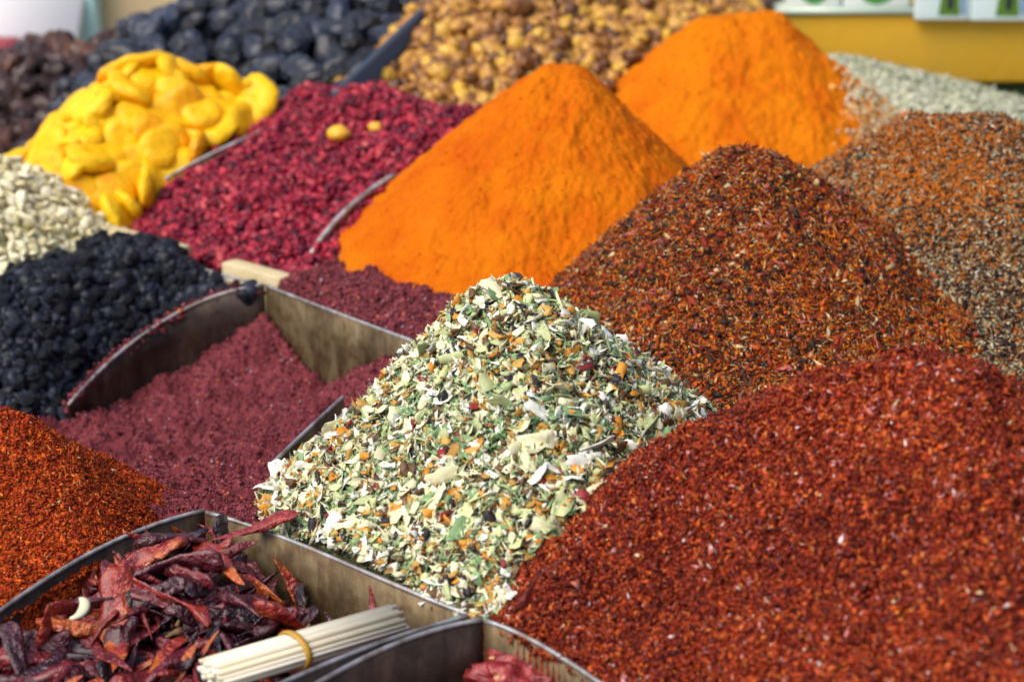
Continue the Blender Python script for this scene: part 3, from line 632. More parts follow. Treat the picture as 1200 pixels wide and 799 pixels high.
tmq = [slab(4, 3, 0.22, 100 + k, 0.5, 0.32) for k in range(10)]
P, N = on_heap('herb', 4200, back=0.8); R = frames(N, 0.55); m = len(P)
s = 0.0072 * np.clip(RNG.lognormal(0, 0.35, m), 0.5, 1.5); scl = np.stack([s * RNG.uniform(0.9, 1.6, m), s * RNG.uniform(0.55, 1, m), s * 0.5], -1) * 0.5
tmt = [(v, tris(f)) for v, f in tmq]
stuff_part('medium_flakes', th, tmt, P + N * 0.0025, R, scl, RNG.random(m), grain_mat('vegetable_flakes', [(wt, c) for wt, c in flk_cl.values()], 0.55, 0.35))
fl_meshes = {}
for cname, (wt, c) in flk_cl.items():
    mm = piece_mat('flake_' + cname, [(0, tuple(x * 0.75 for x in c)), (1, tuple(min(1, x * 1.12) for x in c))], 0.55, 0.35, mott=0.3, mscale=2.5)
    for k in range(5):
        chunky = cname in ('orange', 'ochre', 'brown', 'black', 'red')
        if chunky: v, f = blob(12, 8, 300 + k, 0.5, 3.8, lambda q: q * np.array([1, 0.75, 0.5]))
        else: v, f = slab(5, 4, 0.16, 200 + k + len(fl_meshes), 0.55, 0.26)
        fl_meshes[(cname, k)] = mesh_from('vegetable_flake', v, f, mm, False)
P, N = spaced('herb', 0.0105, 2600, 10, 0.0, cap=300)
names = list(flk_cl); pw = np.array([flk_cl[n][0] for n in names]); pw = pw / pw.sum()
R = frames(N, 0.5)
for i in range(len(P)):
    cn = names[RNG.choice(len(names), p=pw)]; s = 0.0066 * min(1.45, RNG.lognormal(0, 0.3))
    if cn in ('orange', 'ochre', 'brown', 'black', 'red'): sc = (s * 0.66, s * 0.5, s * 0.5)
    else: sc = (s * RNG.uniform(0.9, 1.7), s * RNG.uniform(0.45, 0.85), s * 0.5)
    child_at('vegetable_flake', fl_meshes[(cn, int(RNG.integers(5)))], th, mat4(R[i], P[i] + N[i] * 0.004, sc))

# ------------------------------------------------------------------ barberries
bar_cl = [(5, (0.28, 0.016, 0.042)), (3.5, (0.14, 0.009, 0.028)), (3.5, (0.40, 0.028, 0.05)), (2.5, (0.06, 0.007, 0.018)), (1, (0.5, 0.08, 0.09))]
t = heap_thing('barberry_heap', 'barberry', 'broad heap of dark crimson dried barberries behind the orange powder cone', 'dried fruit')
obj('mound', mound('barberry', cells_mat('barberry_mass', bar_cl[:4], 120), 0.005, 'mound', t, powder_fine(0.004, 51)), t)
bar_m = grain_mat('barberries', bar_cl, 0.4, 0.22, 0.35)
tmb = [(v, tris(f)) for v, f in [blob(6, 4, 400 + k, 0.75, 2.2) for k in range(6)]]
P, N = on_heap('barberry', 8000, back=0.2); m = len(P); s = 0.0085 * RNG.lognormal(0, 0.22, m)
stuff_part('small_barberries', t, tmb, P + N * RNG.uniform(-0.002, 0.004, m)[:, None], frames(N, 1.0), np.stack([s * 1.5, s * 0.85, s * 0.6], -1) * 0.5, RNG.random(m), bar_m)
bm = [mesh_from('barberry', *blob(10, 7, 420 + k, 0.7, 2.4), piece_mat('barberry_%d' % k, [(0, (0.10, 0.007, 0.024)), (0.5, (0.26, 0.017, 0.042)), (1, (0.40, 0.04, 0.055))], 0.38, 0.28), True) for k in range(6)]
P, N = spaced('barberry', 0.013, 3000, 5, 0.0, cap=300); R = frames(N, 1.0)
for i in range(len(P)):
    s = 0.0052 * RNG.lognormal(0, 0.2); child_at('barberry', bm[i % 6], t, mat4(R[i], P[i] + N[i] * 0.003, (s * 1.5, s * 0.85, s * 0.65)))

# ------------------------------------------------------------------ dried fruit, piece by piece
def pieces(k, name, meshes, label, cat, group, dmin, tries, size, var=0.12, tilt=0.6, lift=0.0, cap=300, aspect=(1, 1, 1), margin=45, back=0.12, bed=None, bed_name=None, bed_label=None, bed_n=0, sink=0.01, tm=None, bed_mat=None, second=0.0, keep=None):
    if bed is not None:
        o = heap_thing(bed_name, k, bed_label, cat); del o['category']; o['category'] = cat; o['kind'] = 'stuff'
        obj('mound', mound(k, bed, 0.006, 'mound', o, powder_fine(0.006, 60), sink), o)
        if bed_n:
            P, N = on_heap(k, bed_n, margin=160, back=0.3); m = len(P); s = size * RNG.lognormal(0, var, m)
            stuff_part('small_pieces', o, tm, P - N * (size * 0.25), frames(N, 1.0), np.stack([s * a for a in aspect], -1), RNG.random(m), bed_mat)
    P, N = spaced(k, dmin, tries, margin, back, cap=cap); R = frames(N, tilt); cnt = 0
    for i in range(len(P)):
        if keep is not None and not keep(*proj(P[i])[:2]): continue
        s = size * RNG.lognormal(0, var)
        o = obj(name, meshes[int(RNG.integers(len(meshes)))], None, label, cat, group)
        o.matrix_world = mat4(R[i], P[i] + N[i] * (lift + RNG.uniform(-0.3, 0.5) * size * 0.4), [s * a for a in aspect]); cnt += 1
    return cnt
def apricot_shape(seed):
    r = np.random.default_rng(seed); b1, b2 = r.normal(0, 0.12, 2); dm = r.uniform(0.15, 0.5)
    def f(V):
        x, y, z = V.T; rr = np.sqrt(x * x + y * y)
        th_ = z * 0.38 * (1 - dm * np.exp(-(rr / 0.45) ** 2))
        return np.stack([x * (1 + 0.12 * r.normal()), y * 0.88, th_ + b1 * x * x + b2 * y * y * 0.8 + 0.15 * b1 * x], -1)
    return f
apr_m = piece_mat('dried_apricot', [(0, (0.84, 0.36, 0.003)), (0.25, (0.88, 0.47, 0.004)), (0.8, (0.90, 0.54, 0.005)), (1, (0.91, 0.58, 0.012))], 0.45, 0.28, sss=0.2, mott=0.25, bump=(3.5, 0.22, 0.02), mscale=2.2)
apr = [mesh_from('dried_apricot', *blob(26, 14, 500 + k, 0.17, 1.6, apricot_shape(500 + k)), apr_m, True) for k in range(7)]
pieces('apricot', 'dried_apricot', apr, 'plump golden dried apricot in the bright yellow heap at upper left', 'apricot', 'golden dried apricots in one heap', 0.0240, 6000, 0.0305, 0.12, 0.30, 0.006, 290, margin=30, bed=flat_mat('apricot_bed', (0.62, 0.22, 0.004), 0.6), bed_name='apricot_bed', bed_label='packed lower layer of the golden dried apricot heap', sink=0.012)
def date_shape(seed):
    r = np.random.default_rng(seed); b = r.normal(0, 0.15)
    return lambda V: np.stack([V[:, 0] * 1.0, V[:, 1] * 0.52 * (1 - 0.15 * V[:, 0]), V[:, 2] * 0.46 + b * V[:, 0] ** 2], -1)
dat_m = piece_mat('date_skin', [(0, (0.06, 0.03, 0.034)), (0.5, (0.15, 0.07, 0.068)), (0.85, (0.23, 0.10, 0.08)), (1, (0.42, 0.16, 0.06))], 0.34, 0.5, bump=(5, 0.9, 0.09), coat=0.5, mscale=2)
dts = [mesh_from('dried_date', *blob(22, 14, 520 + k, 0.42, 3.4, date_shape(520 + k)), dat_m, True) for k in range(6)]
pieces('date', 'dried_date', dts, 'wrinkled brown date in the far left heap behind the apricots', 'date', 'brown dates in one heap', 0.027, 3000, 0.032, 0.14, 0.6, 0.006, 220, bed=flat_mat('date_bed', (0.05, 0.025, 0.02), 0.5), bed_name='date_bed', bed_label='packed lower layer of the brown date heap', sink=0.012)
pieces('fig', 'dried_date', dts, 'dark brown dried fruit peeping over the farther turmeric heap', 'dried fruit', 'dark dried fruits behind turmeric', 0.027, 1200, 0.03, 0.14, 0.6, 0.006, 60, bed=flat_mat('fig_bed', (0.03, 0.017, 0.014), 0.5), bed_name='dark_fruit_bed', bed_label='packed lower layer of the dark dried fruit behind turmeric', sink=0.012)
pru_m = piece_mat('prune_skin', [(0, (0.008, 0.010, 0.018)), (0.6, (0.014, 0.020, 0.042)), (1, (0.035, 0.048, 0.09))], 0.26, 0.5, bump=(3, 0.6, 0.06), coat=0.5, mscale=2)
prn = [mesh_from('prune', *blob(22, 14, 540 + k, 0.22, 2.2, lambda V: V * np.array([1.08, 0.64, 0.54])), pru_m, True) for k in range(6)]
pieces('prune', 'prune', prn, 'glossy blue black prune in the heap between apricots and raisins', 'prune', 'black prunes in one heap', 0.033, 3200, 0.0305, 0.15, 0.6, 0.008, 200, bed=flat_mat('prune_bed', (0.008, 0.009, 0.013), 0.5), bed_name='prune_bed', bed_label='packed lower layer of the black prune heap', sink=0.012)
rai_st = [(0, (0.09, 0.035, 0.018)), (0.25, (0.27, 0.11, 0.03)), (0.55, (0.48, 0.23, 0.045)), (0.85, (0.60, 0.34, 0.07)), (1, (0.75, 0.45, 0.02))]
rai_m = piece_mat('raisin_skin', rai_st, 0.42, 0.45, mott=0.2, mscale=2, sss=0.15)
rshape = lambda V: V * np.array([1, 0.72, 0.66])
rai = [mesh_from('golden_raisin', *blob(14, 9, 560 + k, 0.6, 3.0, rshape), rai_m, True) for k in range(8)]
tmr = [(v, tris(f)) for v, f in [blob(7, 5, 560 + k, 0.6, 3.0, rshape) for k in range(6)]]
pieces('raisin', 'golden_raisin', rai, 'golden brown raisin on the wide heap at the top', 'raisin', 'golden raisins in one heap', 0.0140, 6000, 0.0112, 0.24, 0.8, 0.004, 300, margin=4, back=0.0, bed=flat_mat('raisin_bed', (0.2, 0.10, 0.03), 0.6), bed_name='raisin_bed', bed_label='the mass of golden raisins under the top layer', bed_n=3000, tm=tmr, bed_mat=rai_m, sink=0.008)
ber_m = piece_mat('black_berry_skin', [(0, (0.007, 0.009, 0.015)), (0.7, (0.013, 0.017, 0.03)), (1, (0.03, 0.037, 0.06))], 0.5, 0.3, bump=(6, 0.6, 0.05), mscale=2)
bshape = lambda V: V * np.array([1, 0.85, 0.78])
ber = [mesh_from('black_berry', *blob(14, 9, 580 + k, 0.6, 3.6, bshape), ber_m, True) for k in range(8)]
tmk = [(v, tris(f)) for v, f in [blob(7, 5, 580 + k, 0.6, 3.6, bshape) for k in range(6)]]
pieces('berry', 'black_berry', ber, 'small wrinkled black dried berry in the tray left of the sumac', 'berry', 'black dried berries in one tray', 0.0108, 6000, 0.0074, 0.25, 0.9, 0.004, 300, margin=4, back=0.0, bed=flat_mat('berry_bed', (0.006, 0.007, 0.01), 0.7), bed_name='black_berry_bed', bed_label='the mass of black dried berries under the top layer', bed_n=2700, tm=tmk, bed_mat=ber_m, sink=0.008)
ker_m = piece_mat('kernel_skin', [(0, (0.62, 0.53, 0.27)), (0.5, (0.80, 0.73, 0.47)), (1, (0.86, 0.81, 0.60))], 0.55, 0.25, mott=0.2, mscale=2)
ksh = lambda V: V * np.array([1, 0.66, 0.3])
ker = [mesh_from('white_kernel', *blob(12, 8, 600 + k, 0.5, 2.2, ksh), ker_m, True) for k in range(6)]
tmw = [(v, tris(f)) for v, f in [blob(7, 5, 600 + k, 0.5, 2.2, ksh) for k in range(5)]]
pieces('kernel', 'white_kernel', ker, 'pale cream seed kernel in the heap at the left edge', 'kernel', 'cream kernels in one heap', 0.0105, 4000, 0.0080, 0.2, 0.8, 0.003, 290, margin=6, back=0.0, bed=flat_mat('kernel_bed', (0.5, 0.44, 0.22), 0.7), bed_name='kernel_bed', bed_label='the mass of cream kernels under the top layer', bed_n=1900, tm=tmw, bed_mat=ker_m, sink=0.006)

# ------------------------------------------------------------------ dried chillies
def chilli_mesh(seed, fat=1.0):
    r = np.random.default_rng(seed); n = 11; m = 18; t_ = np.linspace(0, 1, m)
    bend = r.normal(0, 0.35); bend2 = r.normal(0, 0.25); tw = r.normal(0, 1.4)
    X = t_ - 0.5; Y = bend * (t_ - 0.5) ** 2 + bend2 * (t_ - 0.5) ** 3 * 2; Z = r.normal(0, 0.22) * (t_ - 0.5) ** 2 + 0.05 * np.sin(t_ * 5 + r.random() * 6)
    rad = 0.125 * fat * np.minimum(1, (t_ + 0.04) * 7) ** 0.6 * (1 - t_ ** 1.7) ** 0.75 + 0.006
    rad = rad * (1 + 0.18 * vnoise(t_ * 5, t_ * 0 + seed, seed)); fl = np.clip(0.42 + 0.35 * vnoise(t_ * 3, t_ * 0, seed + 1), 0.16, 0.85)
    V = []
    for i in range(m):
        for j in range(n):
            a = 2 * math.pi * j / n; ph = a + tw * t_[i]
            wr = 1 + 0.22 * float(vnoise(t_[i] * 9 + 0.4 * math.cos(a), j * 0.83 + 3, seed + 2)) + 0.14 * float(vnoise(t_[i] * 22, j * 1.9, seed + 3))
            cy = rad[i] * wr * math.cos(a); cz = rad[i] * wr * math.sin(a) * fl[i]
            cz -= 0.35 * rad[i] * max(0, 1 - abs(math.cos(a)) * 2.2) * (1 if math.sin(a) > 0 else -0.3)     # collapsed face
            ca, sa = math.cos(tw * t_[i]), math.sin(tw * t_[i])
            V.append([X[i], Y[i] + cy * ca - cz * sa, Z[i] + cy * sa + cz * ca])
    Q = [[i * n + j, i * n + (j + 1) % n, (i + 1) * n + (j + 1) % n, (i + 1) * n + j] for i in range(m - 1) for j in range(n)]
    a = len(V); V.append([X[0], Y[0], Z[0]]); V.append([X[-1] + 0.015, Y[-1], Z[-1]])
    T = [[a, (j + 1) % n, j] for j in range(n)] + [[a + 1, (m - 1) * n + j, (m - 1) * n + (j + 1) % n] for j in range(n)]
    return np.array(V), [np.array(Q), np.array(T)], np.array([X[0], Y[0], Z[0]])
chi_m = piece_mat('dried_chilli_skin', [(0, (0.018, 0.008, 0.016)), (0.25, (0.04, 0.007, 0.015)), (0.5, (0.11, 0.010, 0.022)), (0.82, (0.24, 0.017, 0.020)), (0.95, (0.34, 0.03, 0.014)), (1, (0.48, 0.10, 0.012))], 0.27, 0.6, mott=0.15, mscale=3, bump=(9, 0.5, 0.04), coat=0.5)
stem_m = flat_mat('chilli_stem', (0.17, 0.10, 0.04), 0.7)
cm = []; 
for k in range(12):
    v, f, c0 = chilli_mesh(700 + k, [0.78, 0.6, 0.95, 0.5, 1.05, 0.7][k % 6]); me = mesh_from('dried_chilli', v, f, chi_m, True)
    q = np.linspace(0, 1, 6)[:, None]; pts = c0 + np.array([-0.20, 0, 0]) * q + np.array([0, 0.08, 0.05]) * q ** 2 * (1 if k % 2 else -1)
    sv, sf = tube(pts, [0.05, 0.03, 0.02, 0.018, 0.02, 0.026], 7); cm.append((me, mesh_from('stem', sv, sf, stem_m, True)))
def chilli(p, R, L, k, stem, label, group='dried chillies in the near tray'):
    o = obj('dried_chilli', cm[k][0], None, label, 'chilli', group); o.matrix_world = mat4(R, p, (L, L, L))
    if stem: obj('stem', cm[k][1], o)
bed = heap_thing('chilli_bed', 'chilli', 'dark mass of broken chilli skins and seeds at the bottom of the near tray', 'chilli'); bed['kind'] = 'stuff'
obj('mound', mound('chilli', cells_mat('chilli_bed_mass', [(3, (0.03, 0.008, 0.01)), (2, (0.06, 0.01, 0.012)), (1, (0.16, 0.025, 0.01))], 90), 0.005, 'mound', bed, powder_fine(0.004, 71), 0.012), bed)
crumbs(bed, 'chilli', 2600, 0.009, grain_mat('chilli_bits', [(3, (0.05, 0.008, 0.012)), (3, (0.12, 0.014, 0.014)), (2, (0.25, 0.03, 0.012)), (0.6, (0.45, 0.12, 0.02)), (0.5, (0.55, 0.4, 0.15))], 0.4, 0.5), 'broken_bits', -0.006, 0.8, 0.35, 1.8, 0.5, 15)
lab = 'wrinkled dark red dried chilli in the near tray'
P, N = spaced('chilli', 0.0092, 9000, 40, 0.3, cap=297)
for i in range(len(P)):
    spin = np.array([0.75, 0.62, 0.0]) + RNG.normal(0, 0.75, 3) * np.array([1, 1, 0.25])
    R = frames(N[i:i + 1], 0.35, spin)[0]
    if RNG.random() < 0.5: R = R @ np.diag([-1, -1, 1.0])
    e = RNG.normal(0, 0.10); ce, se = math.cos(e), math.sin(e); R = R @ np.array([[ce, 0, se], [0, 1, 0], [-se, 0, ce]])
    LL = 0.070 * min(1.5, RNG.lognormal(0, 0.22)); e2 = [(P[i] + R[:, 0] * LL * q - N2) for q in (-0.55, 0.55)]        # keep every pod inside its tray
    bb_ = [float(v[0] * BX[0] + v[1] * BX[1]) for v in e2]; aa_ = [float(v[0] * AX[0] + v[1] * AX[1]) for v in e2]
    sh_ = max(0, 0.020 - min(bb_)) - max(0, max(bb_) - 0.268); sa_ = -max(0, max(aa_) + 0.006)
    P[i, :2] += BX * sh_ + AX * sa_
    chilli(P[i] + N[i] * RNG.uniform(-0.004, 0.008), R, LL, int(RNG.integers(12)), RNG.random() < 0.07, lab)
red_m = piece_mat('bright_chilli_skin', [(0, (0.16, 0.008, 0.012)), (0.6, (0.27, 0.014, 0.014)), (1, (0.36, 0.03, 0.02))], 0.28, 0.55, mott=0.4, mscale=3, bump=(9, 0.5, 0.04), coat=0.4)
rcm = []
for k in range(3):
    v, f, c0 = chilli_mesh(740 + k * 3, (1.15, 0.8, 0.9)[k]); rcm.append(mesh_from('dried_chilli', v, f, red_m, True))
def chilli_between(p0, p1, k, label, stem=False, up=(0, 0, 1)):
    p0 = np.array(p0); p1 = np.array(p1); d = p1 - p0; L = np.linalg.norm(d); d /= L; n = np.array(up, float); n -= (n @ d) * d; n /= np.linalg.norm(n)
    o = obj('dried_chilli', rcm[k], None, label, 'chilli'); o.matrix_world = mat4(np.stack([d, np.cross(n, d), n], 1), (p0 + p1) / 2, (L, L, L))
chilli_between(at(345, 596, 0.018), at(250, 634, 0.0), 0, 'plump deep red chilli resting on the tray rim below the pale herb mix')
chilli_between(at(606, 706, 0.042), at(664, 650, 0.082), 1, 'dark red chilli lying along the edge between herb mix and red flakes')
chilli_between(at(436, 742, -0.022), at(436, 684, 0.01), 2, 'single bright red chilli tip standing up behind the stick bundle')

c0 = at(84, 712, -0.012); pts = [c0 + np.array([0.009 * math.cos(a), 0.016 * math.sin(a), 0.002 * math.sin(2 * a)]) for a in np.linspace(-1.3, 1.2, 12)]
v, f = tube(pts, 0.0042 * np.sin(np.linspace(0.25, 2.9, 12)) ** 0.6, 8); v[:, 2] = c0[2] + (v[:, 2] - c0[2]) * 0.45
o = obj('onion_flake', mesh_from('onion_flake', v - c0, f, flat_mat('onion', (0.72, 0.70, 0.48), 0.5), True), None, 'curved pale onion flake lying on the dark chillies at left', 'onion flake'); o.location = c0
# ------------------------------------------------------------------ bundle of thin wooden sticks with a rubber band
pA = at(248, 800, -0.018); pB = at(464, 736, -0.016); d = pB - pA; L = float(np.linalg.norm(d)); d /= L
sd_ = np.cross(d, [0, 0, 1]); sd_ /= np.linalg.norm(sd_); ud = np.cross(sd_, d)
tb = thing('stick_bundle', 'bundle of pale wooden skewers held by a yellow rubber band on the chillies', 'skewers', pA)
stick_m = piece_mat('pale_stick', [(0, (0.66, 0.56, 0.38)), (0.3, (0.78, 0.71, 0.55)), (1, (0.85, 0.81, 0.70))], 0.6, 0.3, mott=0.12, mscale=30)
w2 = 0.0013
sm = []
for k in range(4):
    v, f = boxmesh((0, -w2, -w2), (L, w2, w2)); v = v + np.random.default_rng(k).normal(0, 0.00015, v.shape); sm.append(mesh_from('stick', v, f, stick_m))
RX, RZ = 0.0148, 0.0108; cnt = 0
for i in range(-8, 9):
    for j in range(-6, 7):
        y = (i + 0.5 * (j % 2)) * 0.0029; z = j * 0.0027
        if (y / RX) ** 2 + (z / RZ) ** 2 < 1.0:
            cnt += 1; M = Matrix.Identity(4); rr = RNG.normal(0, 0.0035, 2)
            ax = d + sd_ * rr[0] + ud * rr[1] * 0.6; ax /= np.linalg.norm(ax); s_ = np.cross(ax, ud); s_ /= np.linalg.norm(s_); u_ = np.cross(s_, ax)
            ro = RNG.uniform(-0.3, 0.3); s2 = s_ * math.cos(ro) + u_ * math.sin(ro); u2 = np.cross(s2, ax)
            q = pA + sd_ * y + ud * (z + RZ * 0.6) + d * RNG.normal(0, 0.0022)
            child_at('stick', sm[cnt % 4], tb, mat4(np.stack([ax, s2, u2], 1), q, (1, 1, 1)))
band_m = flat_mat('rubber_band', (0.50, 0.27, 0.03), 0.5, 0.4)
bv, bf = [], []
n1 = 40
for i in range(n1):
    a = 2 * math.pi * i / n1
    for (dr, dl) in ((0.0012, -0.0024), (0.0024, -0.0022), (0.0028, 0), (0.0024, 0.0022), (0.0012, 0.0024)):
        bv.append(d * (L * 0.44 + dl + 0.003 * math.cos(a)) + sd_ * (RX + dr) * math.cos(a) + ud * ((RZ + dr) * math.sin(a) + RZ * 0.6))
for i in range(n1):
    for j in range(5): bf.append([i * 5 + j, ((i + 1) % n1) * 5 + j, ((i + 1) % n1) * 5 + (j + 1) % 5, i * 5 + (j + 1) % 5])
obj('rubber_band', mesh_from('rubber_band', np.array(bv), np.array(bf), band_m, True), tb)

# ------------------------------------------------------------------ one dried red fruit in the last tray
pf = at(612, 796, -0.035)
tf = thing('dried_red_fruit', 'pinkish red dried fruit half with cream seeds in the bottom tray', 'dried fruit', pf)
V, Fc = blob(64, 36, 801, 0.32, 4.0, lambda v: v * np.array([0.036, 0.03, 0.022]))
V = V + RNG.normal(0, 0.0004, V.shape)
obj('flesh', mesh_from('flesh', V, Fc, piece_mat('red_fruit', [(0, (0.13, 0.008, 0.012)), (0.5, (0.26, 0.02, 0.025)), (0.8, (0.42, 0.07, 0.07)), (1, (0.58, 0.22, 0.16))], 0.36, 0.5, mott=0.6, mscale=90, bump=(400, 0.6, 0.002)), True), tf)
sv = [mesh_from('seed', *blob(8, 6, 820 + k, 0.2, 2, lambda v: v * np.array([0.0028, 0.002, 0.001])), flat_mat('cream_seed_%d' % k, (0.52, 0.34, 0.14), 0.5), True) for k in range(3)]
for i in range(9):
    q = V[int(RNG.integers(120, 700))]; nn_ = q / np.array([0.036, 0.03, 0.022]) ** 2; nn_ /= np.linalg.norm(nn_)
    child_at('seed', sv[i % 3], tf, mat4(frames(nn_[None], 0.2)[0], pf + q + nn_ * 0.0006, (1, 1, 1)))

# ------------------------------------------------------------------ strays
def stray(px, py, z, size, mat, name, label, cat, seed=900):
    p = at(px, py, z); v, f = blob(10, 7, seed, 0.35, 2.2, lambda q: q * np.array([1, 0.8, 0.7]) * size)
    o = obj(name, mesh_from(name, v, f, mat, True), None, label, cat); o.location = p
P0 = atY(1064, 138, 2.42)
stray(1064, 138, float(P0[2]), 0.011, turm_a, 'turmeric_lump', 'small orange lump lying on the pale grey green herb', 'lump', 901)
gold_m = flat_mat('golden_raisin_skin', (0.82, 0.45, 0.04), 0.45, 0.4, 0, (300, 0.4, 0.002))
stray(397, 157, 0.098, 0.014, gold_m, 'stray_raisin', 'yellow raisin fallen on the middle of the barberries', 'raisin', 902)
stray(440, 150, 0.098, 0.010, gold_m, 'stray_raisin', 'pale raisin fallen on the barberries near the raisin heap', 'raisin', 903)

# ------------------------------------------------------------------ yellow shelf and the packets on it
YS = 3.05
sh0 = atY(905, 97, YS); sh1 = atY(1420, 104, YS); top_z = float(atY(1000, 17, YS)[2])
ts = thing('yellow_shelf', 'yellow ochre painted shelf board behind the heaps at the upper right', 'shelf', (float(sh0[0]), YS, FLOOR))
o = np.array(ts.location); zb = float(atY(1150, 97, YS)[2])
yel = powder_mat('yellow_paint', (0.60, 0.34, 0.03), (0.52, 0.34, 0.06), (0.66, 0.30, 0.015), 2.5, 60, 0.38)
V, Fc = boxmesh((sh0[0], YS, zb), (sh1[0], YS + 0.16, top_z)); b = obj('board', mesh_from('board', V - o, Fc, yel), ts)
mo = b.modifiers.new('bevel', 'BEVEL'); mo.width = 0.004; mo.segments = 2
V, Fc = boxmesh((sh0[0], YS - 0.006, top_z + 0.001), (float(atY(1072, 10, YS)[0]), YS + 0.15, top_z + 0.009)); obj('glass_ledge', mesh_from('glass_ledge', V - o, Fc, flat_mat('pale_ledge', (0.55, 0.66, 0.55), 0.2, 0.6)), ts)
V, Fc = boxmesh((sh0[0] + 0.01, YS + 0.02, FLOOR + 0.002), (sh1[0] - 0.01, YS + 0.04, zb - 0.001)); obj('green_apron', mesh_from('green_apron', V - o, Fc, flat_mat('dark_green_cloth', (0.02, 0.05, 0.012), 0.8)), ts)
for xx in (sh0[0] + 0.05, sh1[0] - 0.06):
    V, Fc = boxmesh((xx, YS + 0.05, FLOOR), (xx + 0.03, YS + 0.12, zb - 0.001)); obj('leg', mesh_from('leg', V - o, Fc, wood_dark), ts)
white_m = flat_mat('packet_white', (0.84, 0.85, 0.83), 0.35); cyan_m = flat_mat('packet_pale_blue', (0.72, 0.85, 0.88), 0.35)
grn = flat_mat('print_green', (0.06, 0.26, 0.05), 0.4); grn2 = flat_mat('print_light_green', (0.30, 0.55, 0.22), 0.4); dk = flat_mat('print_dark', (0.02, 0.025, 0.04), 0.4); grn3 = flat_mat('print_olive', (0.09, 0.20, 0.02), 0.4); blu = flat_mat('print_blue', (0.16, 0.28, 0.5), 0.4)
def packet(x0, x1, z0, hh, yf, dep, mat, label, prints):
    tp = thing('product_packet', label, 'packet', ((x0 + x1) / 2, yf, z0), 'picture packets on the yellow shelf')
    o = np.array(tp.location); V, Fc = boxmesh((x0, yf, z0), (x1, yf + dep, z0 + hh)); b = obj('carton', mesh_from('carton', V - o, Fc, mat), tp)
    mo = b.modifiers.new('bevel', 'BEVEL'); mo.width = 0.0025; mo.segments = 2
    W = x1 - x0
    for kk, (nm, pts, pm) in enumerate(prints):
        q = np.array([[x0 + W * u, yf - 0.0008 - 0.0005 * kk, z0 + hh * v] for u, v in pts]); n = len(q); bk = q + np.array([0, 0.0007, 0])
        F_ = [list(range(n))]; me = bpy.data.meshes.new(nm); me.from_pydata([tuple(p) for p in np.concatenate([q, bk]) - o], [], [list(range(n)), list(range(2 * n - 1, n - 1, -1))] + [[i, i + n, (i + 1) % n + n, (i + 1) % n] for i in range(n)]); me.materials.append(pm); obj(nm, me, tp)
def ell(cx, cy, rx, ry, n=20): return [(cx + rx * math.cos(2 * math.pi * i / n), cy + ry * math.sin(2 * math.pi * i / n)) for i in range(n)]
def X(px): return float(atY(px, 15, YS)[0])
bowl = [('printed_bowl', ell(0.5, 0.22, 0.30, 0.19), grn), ('printed_highlight', ell(0.42, 0.22, 0.10, 0.10), grn2), ('printed_highlight', ell(0.62, 0.24, 0.06, 0.09), grn2)]
packet(X(923), X(986), top_z + 0.0095, 0.13, YS + 0.01, 0.05, white_m, 'white packet with round green print nearest the orange powder heap', bowl)
packet(X(989), X(1067), top_z + 0.0095, 0.13, YS + 0.01, 0.05, white_m, 'white packet with round green print second from the orange heap', bowl)
bott = [('printed_bottle', [(0.42, 0.05), (0.82, 0.05), (0.72, 0.6), (0.50, 0.6)], grn3), ('printed_figure', [(0.58, 0.12), (0.68, 0.12), (0.70, 0.5), (0.55, 0.5)], dk), ('printed_stripe', [(0.84, 0.08), (0.92, 0.05), (0.86, 0.5), (0.78, 0.5)], blu)]
zl = float(atY(1100, 23, YS - 0.012)[2])
packet(X(1070), X(1133), zl, 0.14, YS - 0.020, 0.018, cyan_m, 'pale blue picture packet hanging over the shelf edge, left one', bott)
packet(X(1134), X(1203), zl - 0.001, 0.14, YS - 0.021, 0.018, cyan_m, 'pale blue picture packet hanging over the shelf edge, right one at the frame edge', bott)

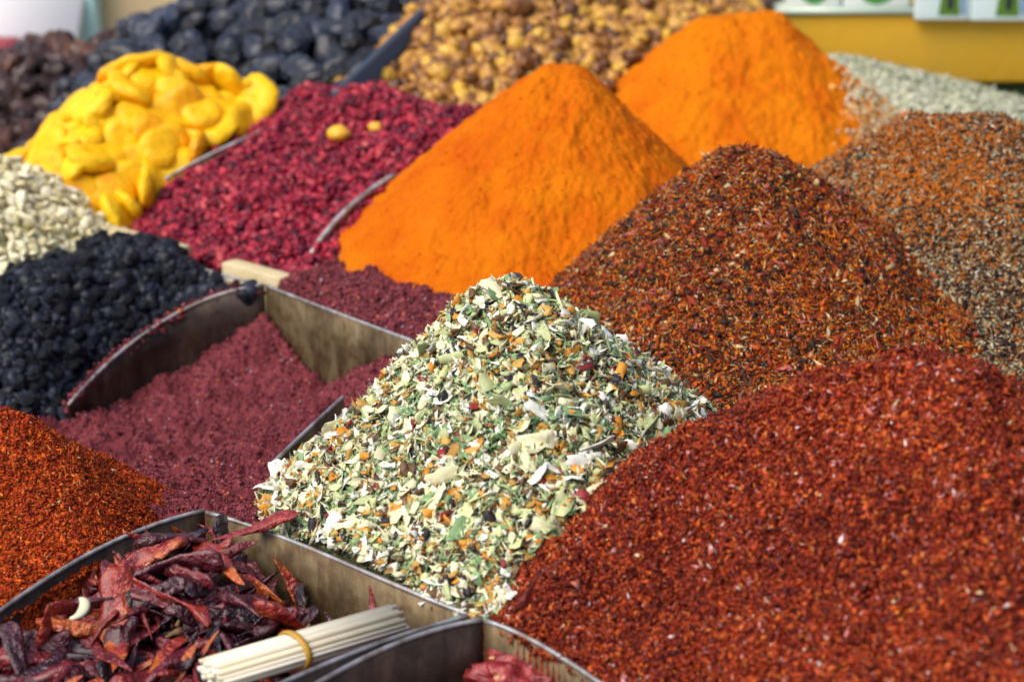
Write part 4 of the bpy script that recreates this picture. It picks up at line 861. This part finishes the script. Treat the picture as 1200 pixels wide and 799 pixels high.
# ------------------------------------------------------------------ cartons far behind the dates
def carton(px0, px1, py1, Y, hh, dep, c, label, name='cardboard_carton'):
    a = atY(px0, py1, Y); b = atY(px1, py1, Y)
    tc_ = thing(name, label, 'box', ((a[0] + b[0]) / 2, Y, float(a[2]))); o = np.array(tc_.location)
    V, Fc = boxmesh((a[0], Y, a[2]), (b[0], Y + dep, a[2] + hh)); m_ = flat_mat(name + '_card', c, 0.7)
    q = obj('body', mesh_from('body', V - o, Fc, m_), tc_); mo = q.modifiers.new('bevel', 'BEVEL'); mo.width = 0.006; mo.segments = 2
    for s in (-1, 1):
        V, Fc = boxmesh((a[0] + 0.004, Y + (0.004 if s < 0 else dep / 2 + 0.002), a[2] + hh + 0.001), (b[0] - 0.004, Y + (dep / 2 - 0.002 if s < 0 else dep - 0.004), a[2] + hh + 0.004)); obj('flap', mesh_from('flap', V - o, Fc, m_), tc_)
    return float(a[2])
zc = float(atY(100, 110, 3.9)[2])
V, Fc = boxmesh((-2.6, 3.6, zc - 0.05), (0.2, 5.2, zc)); obj('rear_counter', mesh_from('rear_counter', V, Fc, flat_mat('rear_cloth', (0.5, 0.42, 0.3), 0.8)), kind='structure')
a = atY(-200, 60, 3.75); b_ = atY(76, 60, 3.75); tw_ = thing('added_glow_board', 'white board added for the blown-out glow, tilted to catch the sun, upper left corner', 'board', (float(a[0] + b_[0]) / 2, 3.75, zc))
o = np.array(tw_.location); V, Fc = boxmesh((a[0], 0, 0), (b_[0], 0.012, 0.9)); cs, sn = math.cos(math.radians(52)), math.sin(math.radians(52))  # board added for the blown-out glow, its tilt chosen to catch the sun
V = np.stack([V[:, 0], 3.72 + V[:, 1] * cs + V[:, 2] * sn, zc + 0.002 + V[:, 2] * cs - V[:, 1] * sn + 0.01], -1); obj('sheet', mesh_from('sheet', V - o, Fc, flat_mat('white_paint', (0.88, 0.86, 0.87), 0.6)), tw_)
V, Fc = boxmesh((a[0] + 0.1, 4.36, zc), (a[0] + 0.13, 4.39, zc + 0.48)); obj('prop', mesh_from('prop', V - o, Fc, wood_dark), tw_)
carton(84, 118, 110, 3.95, 0.30, 0.2, (0.45, 0.72, 0.72), 'pale turquoise carton between the white board and the beige carton', 'turquoise_carton')
carton(122, 420, 110, 4.00, 0.36, 0.3, (0.55, 0.42, 0.25), 'beige cardboard carton behind the prunes', 'beige_carton')
carton(-120, 16, 110, 3.64, 0.085, 0.1, (0.7, 0.12, 0.14), 'small red carton in front of the white board at the left edge', 'red_carton')
